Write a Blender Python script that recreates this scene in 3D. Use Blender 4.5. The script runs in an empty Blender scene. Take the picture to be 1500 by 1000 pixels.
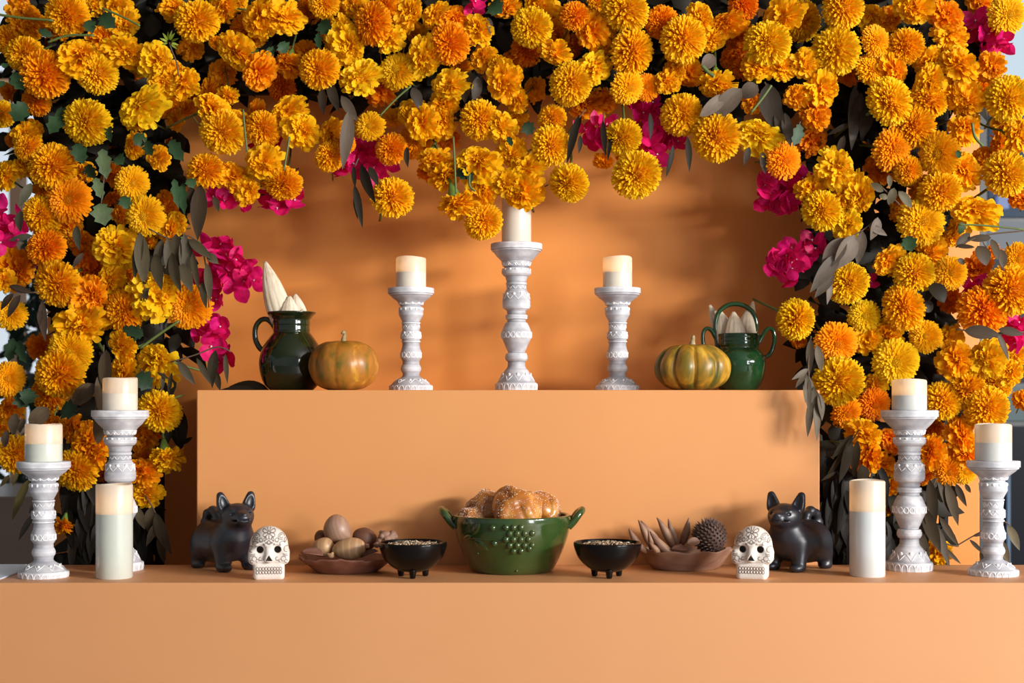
import bpy, bmesh, math, random
import numpy as np
from mathutils import Vector, Matrix, Euler
import openvdb

# ---------------------------------------------------------------- camera, sky, lights, exposure
SC = bpy.context.scene
COL = SC.collection
ZC, HY, FPX, DCAM = 1.0912, 590.0, 2083.0, 2.7      # lens height, horizon row, focal length (px), distance to the table front
cam_d = bpy.data.cameras.new('camera')
cam = bpy.data.objects.new('camera', cam_d); COL.objects.link(cam)
cam.location = (0, -DCAM, ZC); cam.rotation_euler = (math.pi/2, 0, 0)
cam_d.sensor_width = 36.0; cam_d.lens = 36.0*FPX/1500.0
cam_d.shift_y = (HY-500.0)/1500.0
cam_d.dof.use_dof = True; cam_d.dof.focus_distance = 2.98; cam_d.dof.aperture_fstop = 4.0
cam_d.clip_start = 0.05; cam_d.clip_end = 100
SC.camera = cam
wd = bpy.data.worlds.new('world'); SC.world = wd; wd.use_nodes = True
wd.node_tree.nodes['Background'].inputs[0].default_value = (0.86, 0.92, 1.0, 1)
wd.node_tree.nodes['Background'].inputs[1].default_value = 0.30

def area(name, loc, target, sx, sy, power, col):
    l = bpy.data.lights.new(name, 'AREA'); l.shape = 'RECTANGLE'; l.size = sx; l.size_y = sy
    l.energy = power; l.color = col
    o = bpy.data.objects.new(name, l); COL.objects.link(o); o.location = loc
    o.rotation_euler = (Vector(target)-Vector(loc)).to_track_quat('-Z', 'Y').to_euler()
    return o
area('key_window_light', (6.3, -4.2, 2.62), (0, 0.4, 1.12), 2.0, 0.56, 700, (1.0, 0.97, 0.93))
area('tall_window_light', (4.0, -5.0, 1.75), (0, 0.3, 1.0), 1.1, 2.4, 150, (0.93, 0.96, 1.0))
SC.view_settings.view_transform = 'Standard'
SC.view_settings.look = 'None'
SC.view_settings.exposure = 0.0
SC.view_settings.gamma = 1.0
SC.view_settings.use_curve_mapping = False

R = random.Random(11)
NR = np.random.default_rng(5)

def W(px, py, Z):
    """point seen at pixel (px,py), Z metres in front of the lens"""
    return Vector(((px-750.0)/FPX*Z, Z-DCAM, ZC-(py-HY)/FPX*Z))

# ---------------------------------------------------------------- helpers
def tag(o, label=None, cat=None, group=None, kind=None):
    if label: o['label'] = label
    if cat: o['category'] = cat
    if group: o['group'] = group
    if kind: o['kind'] = kind
    return o
def empty(name, loc=(0, 0, 0), rot=(0, 0, 0)):
    o = bpy.data.objects.new(name, None); COL.objects.link(o); o.location = loc; o.rotation_euler = rot
    o.empty_display_size = 0.02
    return o
def mesh_data(name, v, f, mat=None, smooth=True, sharp=None):
    me = bpy.data.meshes.new(name)
    v = np.asarray(v, dtype=float)
    me.from_pydata(v.tolist(), [], [tuple(int(i) for i in q) for q in f])
    if smooth:
        me.polygons.foreach_set('use_smooth', [True]*len(me.polygons))
        if sharp: me.set_sharp_from_angle(angle=math.radians(sharp))
    if mat: me.materials.append(mat)
    me.update()
    return me
def put(name, me, parent=None, loc=(0, 0, 0), rot=(0, 0, 0), scale=(1, 1, 1)):
    o = bpy.data.objects.new(name, me); COL.objects.link(o)
    o.location = loc; o.rotation_euler = rot; o.scale = scale
    if parent: o.parent = parent
    return o
def mk(name, v, f, mat, parent=None, smooth=True, sharp=None, loc=(0, 0, 0), rot=(0, 0, 0)):
    return put(name, mesh_data(name, v, f, mat, smooth, sharp), parent, loc, rot)
def copy_tree(o, parent=None):
    c = o.copy(); COL.objects.link(c)
    if parent: c.parent = parent
    for ch in list(o.children): copy_tree(ch, c)
    return c
def joinvf(parts):
    V, F, n = [], [], 0
    for v, f in parts:
        v = np.asarray(v, float)
        V.append(v); F += [tuple(i+n for i in q) for q in f]; n += len(v)
    return np.concatenate(V), F
def box_vf(x0, x1, y0, y1, z0, z1):
    v = [(x, y, z) for x in (x0, x1) for y in (y0, y1) for z in (z0, z1)]
    f = [(0, 1, 3, 2), (4, 6, 7, 5), (0, 4, 5, 1), (2, 3, 7, 6), (0, 2, 6, 4), (1, 5, 7, 3)]
    return np.array(v, float), f
def bevel_box(name, x0, x1, y0, y1, z0, z1, mat, bev=0.002, parent=None):
    bm = bmesh.new(); v, f = box_vf(x0, x1, y0, y1, z0, z1)
    vs = [bm.verts.new(p) for p in v]
    for q in f: bm.faces.new([vs[i] for i in q])
    bmesh.ops.recalc_face_normals(bm, faces=bm.faces[:])
    bmesh.ops.bevel(bm, geom=bm.edges[:], offset=bev, segments=2, affect='EDGES', profile=0.5)
    me = bpy.data.meshes.new(name); bm.to_mesh(me); bm.free(); me.materials.append(mat)
    return put(name, me, parent)
def catmull(P, k):
    P = np.asarray(P, float); out = []
    n = len(P)
    for i in range(n-1):
        a = P[max(i-1, 0)]; b = P[i]; c = P[i+1]; d = P[min(i+2, n-1)]
        for j in range(k):
            t = j/k
            out.append(0.5*((2*b)+(-a+c)*t+(2*a-5*b+4*c-d)*t*t+(-a+3*b-3*c+d)*t**3))
    out.append(P[-1])
    return np.array(out)
def lathe(prof, n=48, fn=None):
    """prof: [(r,z)...]; ends with r~0 are closed as fans"""
    V, F, rows = [], [], []
    for r, z in prof:
        if r < 1e-6:
            rows.append([len(V)]); V.append((0, 0, z))
        else:
            st = len(V)
            for i in range(n):
                a = 2*math.pi*i/n
                x, y, zz = r*math.cos(a), r*math.sin(a), z
                if fn: x, y, zz = fn(x, y, zz, a)
                V.append((x, y, zz))
            rows.append(list(range(st, st+n)))
    for A, B in zip(rows, rows[1:]):
        for i in range(n):
            j = (i+1) % n
            if len(A) == 1 and len(B) == 1: continue
            if len(A) == 1: F.append((A[0], B[j], B[i]))
            elif len(B) == 1: F.append((A[i], A[j], B[0]))
            else: F.append((A[i], A[j], B[j], B[i]))
    return np.array(V), F
def tube(pts, rad, n=8, caps=True):
    pts = [Vector(p) for p in pts]
    rad = rad if hasattr(rad, '__len__') else [rad]*len(pts)
    V, F = [], []
    up = None
    for i, p in enumerate(pts):
        t = (pts[min(i+1, len(pts)-1)]-pts[max(i-1, 0)])
        if t.length < 1e-9: t = Vector((0, 0, 1))
        t.normalize()
        if up is None:
            up = t.orthogonal().normalized()
        up = (up-t*up.dot(t))
        up = up.normalized() if up.length > 1e-6 else t.orthogonal().normalized()
        s = t.cross(up)
        for k in range(n):
            a = 2*math.pi*k/n
            q = p+(up*math.cos(a)+s*math.sin(a))*rad[i]
            V.append(tuple(q))
    for i in range(len(pts)-1):
        for k in range(n):
            j = (k+1) % n
            F.append((i*n+k, i*n+j, (i+1)*n+j, (i+1)*n+k))
    if caps:
        F.append(tuple(range(n-1, -1, -1))); F.append(tuple((len(pts)-1)*n+k for k in range(n)))
    return np.array(V), F
def ellipsoid_vf(c, r, n=10, m=7):
    V, F = lathe([(max(math.sin(math.pi*i/m), 0) if 0 < i < m else 0, -math.cos(math.pi*i/m)) for i in range(m+1)], n)
    return V*np.array(r)+np.array(c), F
def mesh_noise(v, amp, freq, seed=0):
    from mathutils import noise
    v = np.array(v, float)
    for i in range(len(v)):
        p = Vector(v[i])*freq+Vector((seed*7.3, seed*3.1, 0))
        v[i] += np.array(noise.noise_vector(p))*amp
    return v

# ---- signed distance modelling (numpy grid -> mesh)
def sdf_mesh(fn, lo, hi, vox):
    lo = np.array(lo, float); hi = np.array(hi, float)
    n = np.ceil((hi-lo)/vox).astype(int)+1
    X, Y, Z = np.meshgrid(*[lo[i]+vox*np.arange(n[i]) for i in range(3)], indexing='ij')
    d = fn(X, Y, Z).astype(np.float32)/vox
    d = np.clip(d, -4, 4)
    g = openvdb.FloatGrid(4.0)
    g.copyFromArray(np.ascontiguousarray(d)); g.gridClass = openvdb.GridClass.LEVEL_SET
    p, q = g.convertToQuads(isovalue=0.0)
    p = p*vox+lo
    q = np.array(q)
    # orient outward
    a, b, c = p[q[:, 0]], p[q[:, 1]], p[q[:, 2]]
    cen = p.mean(0)
    if (np.einsum('ij,ij->i', np.cross(b-a, c-a), (a+b+c)/3-cen)).sum() < 0: q = q[:, ::-1]
    return p, q
def smin(a, b, k):
    h = np.clip(0.5+0.5*(b-a)/k, 0, 1)
    return b*(1-h)+a*h-k*h*(1-h)
def smax(a, b, k): return -smin(-a, -b, k)
def s_ell(X, Y, Z, c, r):
    x, y, z = X-c[0], Y-c[1], Z-c[2]
    k0 = np.sqrt((x/r[0])**2+(y/r[1])**2+(z/r[2])**2)
    k1 = np.sqrt((x/r[0]**2)**2+(y/r[1]**2)**2+(z/r[2]**2)**2)+1e-9
    return k0*(k0-1.0)/k1
def s_cap(X, Y, Z, a, b, ra, rb):
    a = np.array(a, float); b = np.array(b, float); ba = b-a
    t = np.clip(((X-a[0])*ba[0]+(Y-a[1])*ba[1]+(Z-a[2])*ba[2])/(ba@ba), 0, 1)
    return np.sqrt((X-a[0]-t*ba[0])**2+(Y-a[1]-t*ba[1])**2+(Z-a[2]-t*ba[2])**2)-(ra+(rb-ra)*t)
def s_box(X, Y, Z, c, h, r):
    x, y, z = np.abs(X-c[0])-h[0]+r, np.abs(Y-c[1])-h[1]+r, np.abs(Z-c[2])-h[2]+r
    return np.sqrt(np.maximum(x, 0)**2+np.maximum(y, 0)**2+np.maximum(z, 0)**2)+np.minimum(np.maximum(x, np.maximum(y, z)), 0)-r

# ---------------------------------------------------------------- materials
def nmat(name):
    m = bpy.data.materials.new(name); m.use_nodes = True
    nt = m.node_tree; b = nt.nodes['Principled BSDF']
    return m, nt, b
def node(nt, typ, **kw):
    n = nt.nodes.new(typ)
    for k, v in kw.items():
        if k.startswith('i_'):
            key = k[2:]; key = int(key) if key.isdigit() else key.replace('_', ' ')
            n.inputs[key].default_value = v
        else: setattr(n, k, v)
    return n
def ramp(nt, fac, stops):
    n = nt.nodes.new('ShaderNodeValToRGB'); e = n.color_ramp.elements
    while len(e) < len(stops): e.new(0.5)
    for el, (p, c) in zip(e, stops): el.position = p; el.color = (*c, 1)
    nt.links.new(fac, n.inputs[0]); return n.outputs[0]
def solid(name, col, rough=0.6, **kw):
    m, nt, b = nmat(name)
    b.inputs['Base Color'].default_value = (*col, 1); b.inputs['Roughness'].default_value = rough
    for k, v in kw.items(): b.inputs[k.replace('_', ' ')].default_value = v
    return m
def noisy(name, stops, scale=20.0, rough=0.6, detail=4.0, stretch=(1, 1, 1), bump=0.0, bscale=None, coord='Object', dist=0.0, **kw):
    m, nt, b = nmat(name)
    tc = node(nt, 'ShaderNodeTexCoord'); mp = node(nt, 'ShaderNodeMapping'); mp.inputs['Scale'].default_value = stretch
    nt.links.new(tc.outputs[coord], mp.inputs[0])
    nz = node(nt, 'ShaderNodeTexNoise', i_Scale=scale, i_Detail=detail, i_Distortion=dist)
    nt.links.new(mp.outputs[0], nz.inputs['Vector'])
    nt.links.new(ramp(nt, nz.outputs['Fac'], stops), b.inputs['Base Color'])
    b.inputs['Roughness'].default_value = rough
    for k, v in kw.items(): b.inputs[k.replace('_', ' ')].default_value = v
    if bump:
        n2 = node(nt, 'ShaderNodeTexNoise', i_Scale=bscale or scale*4, i_Detail=3.0)
        nt.links.new(mp.outputs[0], n2.inputs['Vector'])
        bp = node(nt, 'ShaderNodeBump', i_Strength=bump, i_Distance=0.002)
        nt.links.new(n2.outputs['Fac'], bp.inputs['Height']); nt.links.new(bp.outputs[0], b.inputs['Normal'])
    return m
M = {}
M['paint'] = noisy('orange_paint', [(0.35, (0.70, 0.30, 0.098)), (0.7, (0.73, 0.318, 0.106))], 3.0, 0.55, 5.0, bump=0.03, bscale=160)
M['paint_table'] = noisy('orange_paint_table', [(0.35, (0.64, 0.292, 0.118)), (0.7, (0.665, 0.31, 0.128))], 3.0, 0.5, 5.0, bump=0.03, bscale=160)
M['paint_wall'] = noisy('orange_paint_wall', [(0.35, (0.82, 0.295, 0.055)), (0.7, (0.85, 0.315, 0.065))], 2.0, 0.6, 5.0, bump=0.05, bscale=90)

def petal_material():
    m, nt, b = nmat('marigold_petal'); nt.nodes.remove(b)
    out = nt.nodes['Material Output']
    oi = node(nt, 'ShaderNodeObjectInfo'); at = node(nt, 'ShaderNodeAttribute', attribute_name='tip')
    deep = node(nt, 'ShaderNodeMix', data_type='RGBA', blend_type='MULTIPLY'); deep.inputs[0].default_value = 1
    nt.links.new(oi.outputs['Color'], deep.inputs[6]); deep.inputs[7].default_value = (0.97, 0.62, 0.5, 1)
    mx = node(nt, 'ShaderNodeMix', data_type='RGBA')
    nt.links.new(at.outputs['Fac'], mx.inputs[0]); nt.links.new(deep.outputs[2], mx.inputs[6]); nt.links.new(oi.outputs['Color'], mx.inputs[7])
    d = node(nt, 'ShaderNodeBsdfDiffuse'); t = node(nt, 'ShaderNodeBsdfTranslucent'); g = node(nt, 'ShaderNodeBsdfGlossy'); g.inputs['Roughness'].default_value = 0.5
    for s in (d, t): nt.links.new(mx.outputs[2], s.inputs['Color'])
    a = node(nt, 'ShaderNodeMixShader'); a.inputs[0].default_value = 0.32
    nt.links.new(d.outputs[0], a.inputs[1]); nt.links.new(t.outputs[0], a.inputs[2])
    c = node(nt, 'ShaderNodeMixShader'); c.inputs[0].default_value = 0.008
    nt.links.new(a.outputs[0], c.inputs[1]); nt.links.new(g.outputs[0], c.inputs[2])
    nt.links.new(c.outputs[0], out.inputs[0])
    return m
def leafy_material(name, transl=0.25, rough=0.45, gloss=0.04, vein=0.0, objcol=True, col=(1, 1, 1)):
    m, nt, b = nmat(name); nt.nodes.remove(b); out = nt.nodes['Material Output']
    oi = node(nt, 'ShaderNodeObjectInfo'); tc = node(nt, 'ShaderNodeTexCoord')
    nz = node(nt, 'ShaderNodeTexNoise', i_Scale=3.0, i_Detail=4.0); nt.links.new(tc.outputs['Object'], nz.inputs['Vector'])
    mul = node(nt, 'ShaderNodeMix', data_type='RGBA', blend_type='MULTIPLY'); mul.inputs[0].default_value = 1
    nt.links.new(ramp(nt, nz.outputs['Fac'], [(0.3, (0.72, 0.72, 0.72)), (0.7, (1.1, 1.1, 1.1))]), mul.inputs[7])
    if objcol: nt.links.new(oi.outputs['Color'], mul.inputs[6])
    else: mul.inputs[6].default_value = (*col, 1)
    d = node(nt, 'ShaderNodeBsdfDiffuse'); t = node(nt, 'ShaderNodeBsdfTranslucent'); g = node(nt, 'ShaderNodeBsdfGlossy'); g.inputs['Roughness'].default_value = rough
    for s in (d, t): nt.links.new(mul.outputs[2], s.inputs['Color'])
    a = node(nt, 'ShaderNodeMixShader'); a.inputs[0].default_value = transl
    nt.links.new(d.outputs[0], a.inputs[1]); nt.links.new(t.outputs[0], a.inputs[2])
    c = node(nt, 'ShaderNodeMixShader'); c.inputs[0].default_value = gloss
    nt.links.new(a.outputs[0], c.inputs[1]); nt.links.new(g.outputs[0], c.inputs[2])
    nt.links.new(c.outputs[0], out.inputs[0])
    return m
M['petal'] = petal_material()
M['leaf'] = leafy_material('leaf_blade', 0.15, 0.5, 0.014)
M['bract'] = leafy_material('bougainvillea_bract', 0.35, 0.5, 0.02)
M['foliage'] = leafy_material('dark_gap_filler', 0.1, 0.6, 0.02, objcol=False, col=(0.020, 0.016, 0.009))
M['stem'] = solid('green_stem', (0.10, 0.14, 0.03), 0.55)
M['calyx'] = solid('green_calyx', (0.14, 0.24, 0.04), 0.5)
M['twig'] = solid('brown_twig', (0.10, 0.06, 0.035), 0.7)
M['blossom'] = solid('white_blossom', (0.85, 0.78, 0.72), 0.5)
M['frame'] = solid('black_metal', (0.02, 0.02, 0.02), 0.5, Metallic=0.6)

# ---------------------------------------------------------------- the setting
def structure(o): o['kind'] = 'structure'; return o
floor = mk('floor', *box_vf(-8, 8, -7, 9, -0.1, 0.0), noisy('grey_stone_floor', [(0.3, (0.25, 0.22, 0.2)), (0.7, (0.34, 0.31, 0.28))], 4.0, 0.5), smooth=False)
structure(floor)
ceil = mk('ceiling', *box_vf(-8, 8, -7, 9, 3.9, 4.0), solid('ceiling_paint', (0.35, 0.33, 0.31), .8), smooth=False); structure(ceil)
wb = bevel_box('wall_back', -1.105, 1.112, 0.68, 0.74, 0.0, 2.7, M['paint_wall'], 0.003); structure(wb)
tag(wb, 'plain orange panel wall behind the flower arch', None)
ZT = 0.75
table = bevel_box('altar_table', -1.7, 1.7, 0.0, 0.30, 0.0, ZT, M['paint_table'], 0.0025)
tag(table, 'long low orange plinth across the front carrying skulls, dogs and bowls', 'plinth')
ZU = ZC-(571-HY)/FPX*3.0
plinth = bevel_box('altar_plinth', -0.6654, 0.6495, 0.3005, 0.678, 0.0, ZU, M['paint'], 0.0025)
tag(plinth, 'raised orange block behind the front plinth carrying pumpkins and green pots', 'plinth')
# thin sheet added for the pale strip at the table end
bd = bevel_box('pale_strip', -1.45, W(28, 850, 2.85).x, 0.012, 0.285, ZT, ZT+0.003, noisy('pale_strip', [(0.3, (0.55, 0.62, 0.72)), (0.7, (0.72, 0.78, 0.86))], 8, 0.35), 0.001)
tag(bd, 'thin pale blue sheet added over the end of the front plinth', 'board')
# ---------------------------------------------------------------- candlesticks and candles
M['whitewash'] = noisy('whitewashed_wood', [(0.30, (0.38, 0.38, 0.41)), (0.5, (0.52, 0.52, 0.545)), (0.70, (0.74, 0.74, 0.75))], 26.0, 0.55, 6.0, stretch=(1, 1, 1.6), bump=0.15, bscale=180)
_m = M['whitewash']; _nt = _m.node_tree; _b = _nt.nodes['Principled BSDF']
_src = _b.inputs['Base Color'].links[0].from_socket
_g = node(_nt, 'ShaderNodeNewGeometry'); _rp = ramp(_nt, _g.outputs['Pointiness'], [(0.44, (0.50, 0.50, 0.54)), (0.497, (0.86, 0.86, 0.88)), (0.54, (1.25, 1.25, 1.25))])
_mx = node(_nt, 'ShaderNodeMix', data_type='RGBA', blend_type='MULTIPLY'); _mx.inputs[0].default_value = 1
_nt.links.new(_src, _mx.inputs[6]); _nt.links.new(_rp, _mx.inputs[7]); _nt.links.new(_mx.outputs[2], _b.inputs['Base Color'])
M['whiteridge'] = noisy('white_raised_paint', [(0.3, (0.80, 0.80, 0.81)), (0.6, (0.92, 0.92, 0.92))], 60.0, 0.5, 4.0)
def wax_material(name, col, tr):
    m, nt, b = nmat(name); out = nt.nodes['Material Output']
    b.inputs['Base Color'].default_value = (*col, 1); b.inputs['Roughness'].default_value = 0.32
    b.inputs['Coat Weight'].default_value = 0.5; b.inputs['Coat Roughness'].default_value = 0.12
    t = node(nt, 'ShaderNodeBsdfTranslucent'); t.inputs['Color'].default_value = (1.0, 0.89, 0.74, 1)
    mx = node(nt, 'ShaderNodeMixShader'); mx.inputs[0].default_value = tr
    nt.links.new(b.outputs[0], mx.inputs[1]); nt.links.new(t.outputs[0], mx.inputs[2]); nt.links.new(mx.outputs[0], out.inputs[0])
    return m
M['wax_shell'] = wax_material('candle_wax_shell', (0.82, 0.76, 0.66), 0.40)
WCORE = {}
def wax_core(c):
    if c not in WCORE: WCORE[c] = noisy('candle_wax_core', [(0.3, tuple(v*.93 for v in c)), (0.7, tuple(v*1.05 for v in c))], 12, 0.32, 4, Coat_Weight=0.5, Coat_Roughness=0.12)
    return WCORE[c]
m, nt, b = nmat('led_flame'); b.inputs['Base Color'].default_value = (1, .7, .3, 1)
b.inputs['Emission Color'].default_value = (1.0, 0.62, 0.22, 1); b.inputs['Emission Strength'].default_value = 6.0
M['flame'] = m

def prof_from_zoom(rows, ybot, u):
    return [(hw*u, (ybot-y)*u) for y, hw in rows]
A_ROWS = [(180, 0), (180, 121), (182, 123), (208, 123), (209, 118), (216, 117), (217, 112), (240, 94), (258, 76), (262, 73), (263, 70), (267, 71), (288, 63), (289, 57), (295, 57), (298, 66), (312, 71), (322, 70), (332, 62), (336, 54), (345, 51), (356, 48),
          (362, 46), (366, 50), (374, 50), (377, 46), (398, 46), (400, 51), (406, 51), (408, 55), (413, 57), (424, 62), (447, 65), (456, 67), (462, 67), (478, 67), (488, 63), (494, 52), (500, 46), (516, 44), (519, 51), (524, 53), (538, 52), (541, 44), (551, 44), (558, 53),
          (575, 61), (595, 69), (601, 72), (629, 72), (634, 68), (655, 58), (680, 48), (694, 41), (700, 40), (702, 49), (716, 54), (727, 54), (738, 48), (742, 41), (764, 42), (769, 45), (774, 47), (786, 58), (802, 68), (820, 79), (836, 88), (841, 91), (844, 97), (850, 99), (876, 99), (880, 97), (880, 0)]
B_ROWS = [(395, 0), (395, 111), (396, 113), (421, 113), (422, 108), (429, 107), (430, 102), (440, 93), (456, 72), (462, 65), (466, 62), (478, 58), (479, 51), (486, 51), (489, 59), (510, 60), (524, 60), (538, 53), (553, 45), (560, 42), (563, 47), (568, 47), (570, 43), (595, 42),
          (602, 42), (608, 47), (616, 49), (634, 51), (642, 51), (643, 45), (652, 43), (654, 47), (659, 47), (661, 42), (676, 42), (682, 44), (690, 45), (702, 49), (708, 51), (735, 51), (741, 47), (752, 41), (766, 41), (774, 46), (786, 50), (796, 49), (808, 42), (818, 40),
          (824, 42), (828, 46), (836, 58), (848, 76), (860, 90), (866, 96), (869, 102), (874, 105), (892, 105), (895, 103), (895, 0)]
def radius_at(prof, z):
    best = 0
    for (r0, z0), (r1, z1) in zip(prof, prof[1:]):
        lo, hi = min(z0, z1), max(z0, z1)
        if lo <= z <= hi and hi > lo:
            t = (z-z0)/(z1-z0); best = max(best, r0+(r1-r0)*t)
    return best
def zigzag(prof, z0, z1, n, rad):
    pts = []
    for i in range(2*n+1):
        a = math.pi*i/n; z = z0 if i % 2 else z1; rad_ = rad; r = radius_at(prof, z)+rad*0.1
        pts.append((r*math.cos(a), r*math.sin(a), z))
    full = []
    for p, q in zip(pts, pts[1:]):
        for k in range(3):
            t = k/3; v = Vector(p).lerp(Vector(q), t); r = radius_at(prof, v.z)+rad*0.1
            a = math.atan2(v.y, v.x); full.append((r*math.cos(a), r*math.sin(a), v.z))
    full.append(pts[-1])
    return tube(full, rad*.72, 5, False)
def beads(prof, z, n, rx, rz, off=0.0):
    out = []
    for i in range(n):
        a = 2*math.pi*(i+off)/n; r = radius_at(prof, z)
        v, f = ellipsoid_vf((0, 0, 0), (rx*0.45, rx, rz), 8, 5)
        c, s = math.cos(a), math.sin(a)
        v = np.stack([v[:, 0]*c-v[:, 1]*s+r*c, v[:, 0]*s+v[:, 1]*c+r*s, v[:, 2]+z], 1)
        out.append((v, f))
    return joinvf(out)
def arches(prof, z0, z1, n, rad, ring=False):
    out = []
    for i in range(n):
        w = math.pi/n*0.84
        pts = []
        K = 10 if not ring else 16
        for k in range(K+1):
            if ring:
                t = 2*math.pi*k/K; da = w*math.cos(t); z = (z0+z1)/2+(z1-z0)/2*math.sin(t)
            else:
                t = math.pi*k/K; da = w*math.cos(t); z = z0+(z1-z0)*math.sin(t)**0.6
            a = 2*math.pi*i/n+da; r = radius_at(prof, min(max(z, z0), z1))+rad*0.1
            pts.append((r*math.cos(a), r*math.sin(a), z))
        out.append(tube(pts, rad*.75, 5, False))
    return joinvf(out)
def make_stick(rows, ybot, u, kind):
    prof = prof_from_zoom(rows, ybot, u)
    fine = []
    for p, q in zip(prof, prof[1:]):
        fine.append(p)
        if abs(p[1]-q[1]) > 6*u: fine += [(p[0]+(q[0]-p[0])*t, p[1]+(q[1]-p[1])*t) for t in (1/3, 2/3)]
    fine.append(prof[-1])
    v, f = lathe(fine[::-1], 56)
    Z = lambda y: (ybot-y)*u
    root = empty('candlestick')
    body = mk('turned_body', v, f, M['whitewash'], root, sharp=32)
    P = {}
    if kind == 'A':
        P['zigzag_pattern'] = joinvf([zigzag(prof, Z(287), Z(268), 12, .0011), zigzag(prof, Z(396), Z(380), 11, .0010), zigzag(prof, Z(446), Z(424), 10, .0012), zigzag(prof, Z(834), Z(803), 10, .0012)])
        P['bead_pattern'] = joinvf([beads(prof, Z(279), 12, .0028, .0030), beads(prof, Z(304), 14, .0034, .0024), beads(prof, Z(421), 10, .0040, .0034, .0), beads(prof, Z(806), 10, .0036, .0052, .5)])
        P['arch_pattern'] = joinvf([arches(prof, Z(628), Z(602), 18, .0013, True), arches(prof, Z(879), Z(848), 20, .0014)])
    else:
        P['zigzag_pattern'] = joinvf([zigzag(prof, Z(477), Z(465), 11, .0010), zigzag(prof, Z(592), Z(573), 10, .0010), zigzag(prof, Z(633), Z(615), 10, .0010), zigzag(prof, Z(860), Z(838), 9, .0012)])
        P['bead_pattern'] = joinvf([beads(prof, Z(471), 11, .0026, .0024), beads(prof, Z(498), 13, .0030, .0034), beads(prof, Z(613), 10, .0030, .0024), beads(prof, Z(846), 9, .0030, .0036, .5)])
        P['arch_pattern'] = joinvf([arches(prof, Z(734), Z(709), 14, .0012, True), arches(prof, Z(894), Z(872), 22, .0013)])
    for k, (v, f) in P.items(): tag(mk(k, v, f, M['whiteridge'], body), kind='stuff')
    return root, Z(rows[0][0])
UA, UB = 0.466e-3, 0.453e-3
stickA, HA = make_stick(A_ROWS, 880, UA, 'A')
stickB, HB = make_stick(B_ROWS, 895, UB, 'B')
STICKS = [
    (stickA, 176, 2.909, ZT, 'tall white carved candlestick behind the free-standing candle by the table edge, below marigolds', 0.4),
    (None, 1332, 2.909, ZT, 'tall white carved candlestick beside the pale tall candle, near the dark window', 1.1),
    (None, 756.5, 3.165, ZU, 'tall white carved candlestick in the middle of the raised block', 2.0),
    (stickB, 64, 2.79, ZT, 'short white carved candlestick at the table end by the pale strip', 0.2),
    (None, 1455, 2.822, ZT, 'short white carved candlestick at the table end before the dark window', 1.5),
    (None, 602, 3.15, ZU, 'short white carved candlestick next to the smooth pumpkin on the raised block', 0.9),
    (None, 904.5, 3.15, ZU, 'short white carved candlestick next to the ribbed pumpkin on the raised block', 2.6)]
def make_candle(r, h, level, label, glow, loc, rz, tilt=0.0, core=(.60, .63, .55)):
    root = empty('candle', loc, (0, 0, rz))
    t = 0.0035
    def fn(x, y, z, a): return x, y, z+(0.0012*math.sin(a*2+rz)+tilt*x if z > h*0.7 else 0)
    prof = [(r-t, level-.0005), (r, level), (r, h-.003), (r-.0012, h-.0006), (r-.002, h), (r-t, h-.001), (r-t-.0004, level+.002), (r-t, level-.0005)]
    v, f = lathe(prof, 48, fn); mk('wax_shell', v, f, M['wax_shell'], root, sharp=60)
    v, f = lathe([(0, 0), (r*.96, 0), (r, .002), (r, level*.5), (r, level), (r-t, level+.0002), (r*.5, level-.002), (0, level-.003)], 48); co = mk('wax_core', v, f, wax_core(core), root, sharp=50)
    v, f = lathe([(0, level-.004), (.0035, level-.003), (.005, level+.004), (.0036, level+.011), (.0015, level+.017), (0, level+.019)], 12); fl = mk('led_flame', v, f, M['flame'], co)
    l = bpy.data.lights.new('candle_glow', 'POINT'); l.energy = glow*1.6; l.color = (1.0, 0.66, 0.33); l.shadow_soft_size = 0.006
    lo = bpy.data.objects.new('candle_glow', l); COL.objects.link(lo); lo.parent = root; lo.location = (0, 0, level+0.022 if level+0.03 < h else level+0.012)
    tag(root, label, 'candle', 'pillar candles of the altar')
    return root
CANDLES = {176: (0.035, .066, .034, 'short cream candle on the tall candlestick behind the free-standing candle', .018), 1332: (0.035, .063, .030, 'short glowing candle on the tall candlestick near the dark window', .05),
           756.5: (0.033, .118, .106, 'taller cream candle on the middle candlestick, top hidden by marigolds', .02), 64: (0.0355, .073, .034, 'short cream candle on the candlestick by the pale strip', .025),
           1455: (0.0355, .073, .036, 'short cream candle on the candlestick before the dark window', .012), 602: (0.0335, .068, .034, 'short cream candle on the candlestick next to the smooth pumpkin', .04),
           904.5: (0.0325, .069, .034, 'short glowing candle on the candlestick next to the ribbed pumpkin', .06)}
protoA = protoB = None
for o, px, Z, z0, lab, rz in STICKS:
    h = HA if px in (176, 1332, 756.5) else HB
    if o is None: o = copy_tree(stickA if h == HA else stickB)
    o.location = (W(px, 0, Z).x, Z-DCAM, z0); o.rotation_euler = (0, 0, rz)
    tag(o, lab, 'candlestick', 'white carved candlesticks')
    r, ch, lv, cl, g = CANDLES[px]
    make_candle(r, ch, lv, cl, g, (o.location.x, o.location.y, z0+h+.0002), rz, 0.03 if px == 176 else 0.0, (.80, .715, .59) if px in (602, 904.5, 756.5, 176) else ((.66, .66, .62) if px > 1300 else (.62, .64, .56)))
make_candle(.0353, .183, .125, 'tall free-standing candle in front of a tall candlestick, greenish below', .03, (W(167.5, 0, 2.778).x, 2.778-DCAM, ZT), .3)
make_candle(.0347, .189, .128, 'tall free-standing bluish white candle beside the black dog with skull', .02, (W(1270.5, 0, 2.809).x, 2.809-DCAM, ZT), 1.0, 0, (.66, .69, .68))

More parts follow.
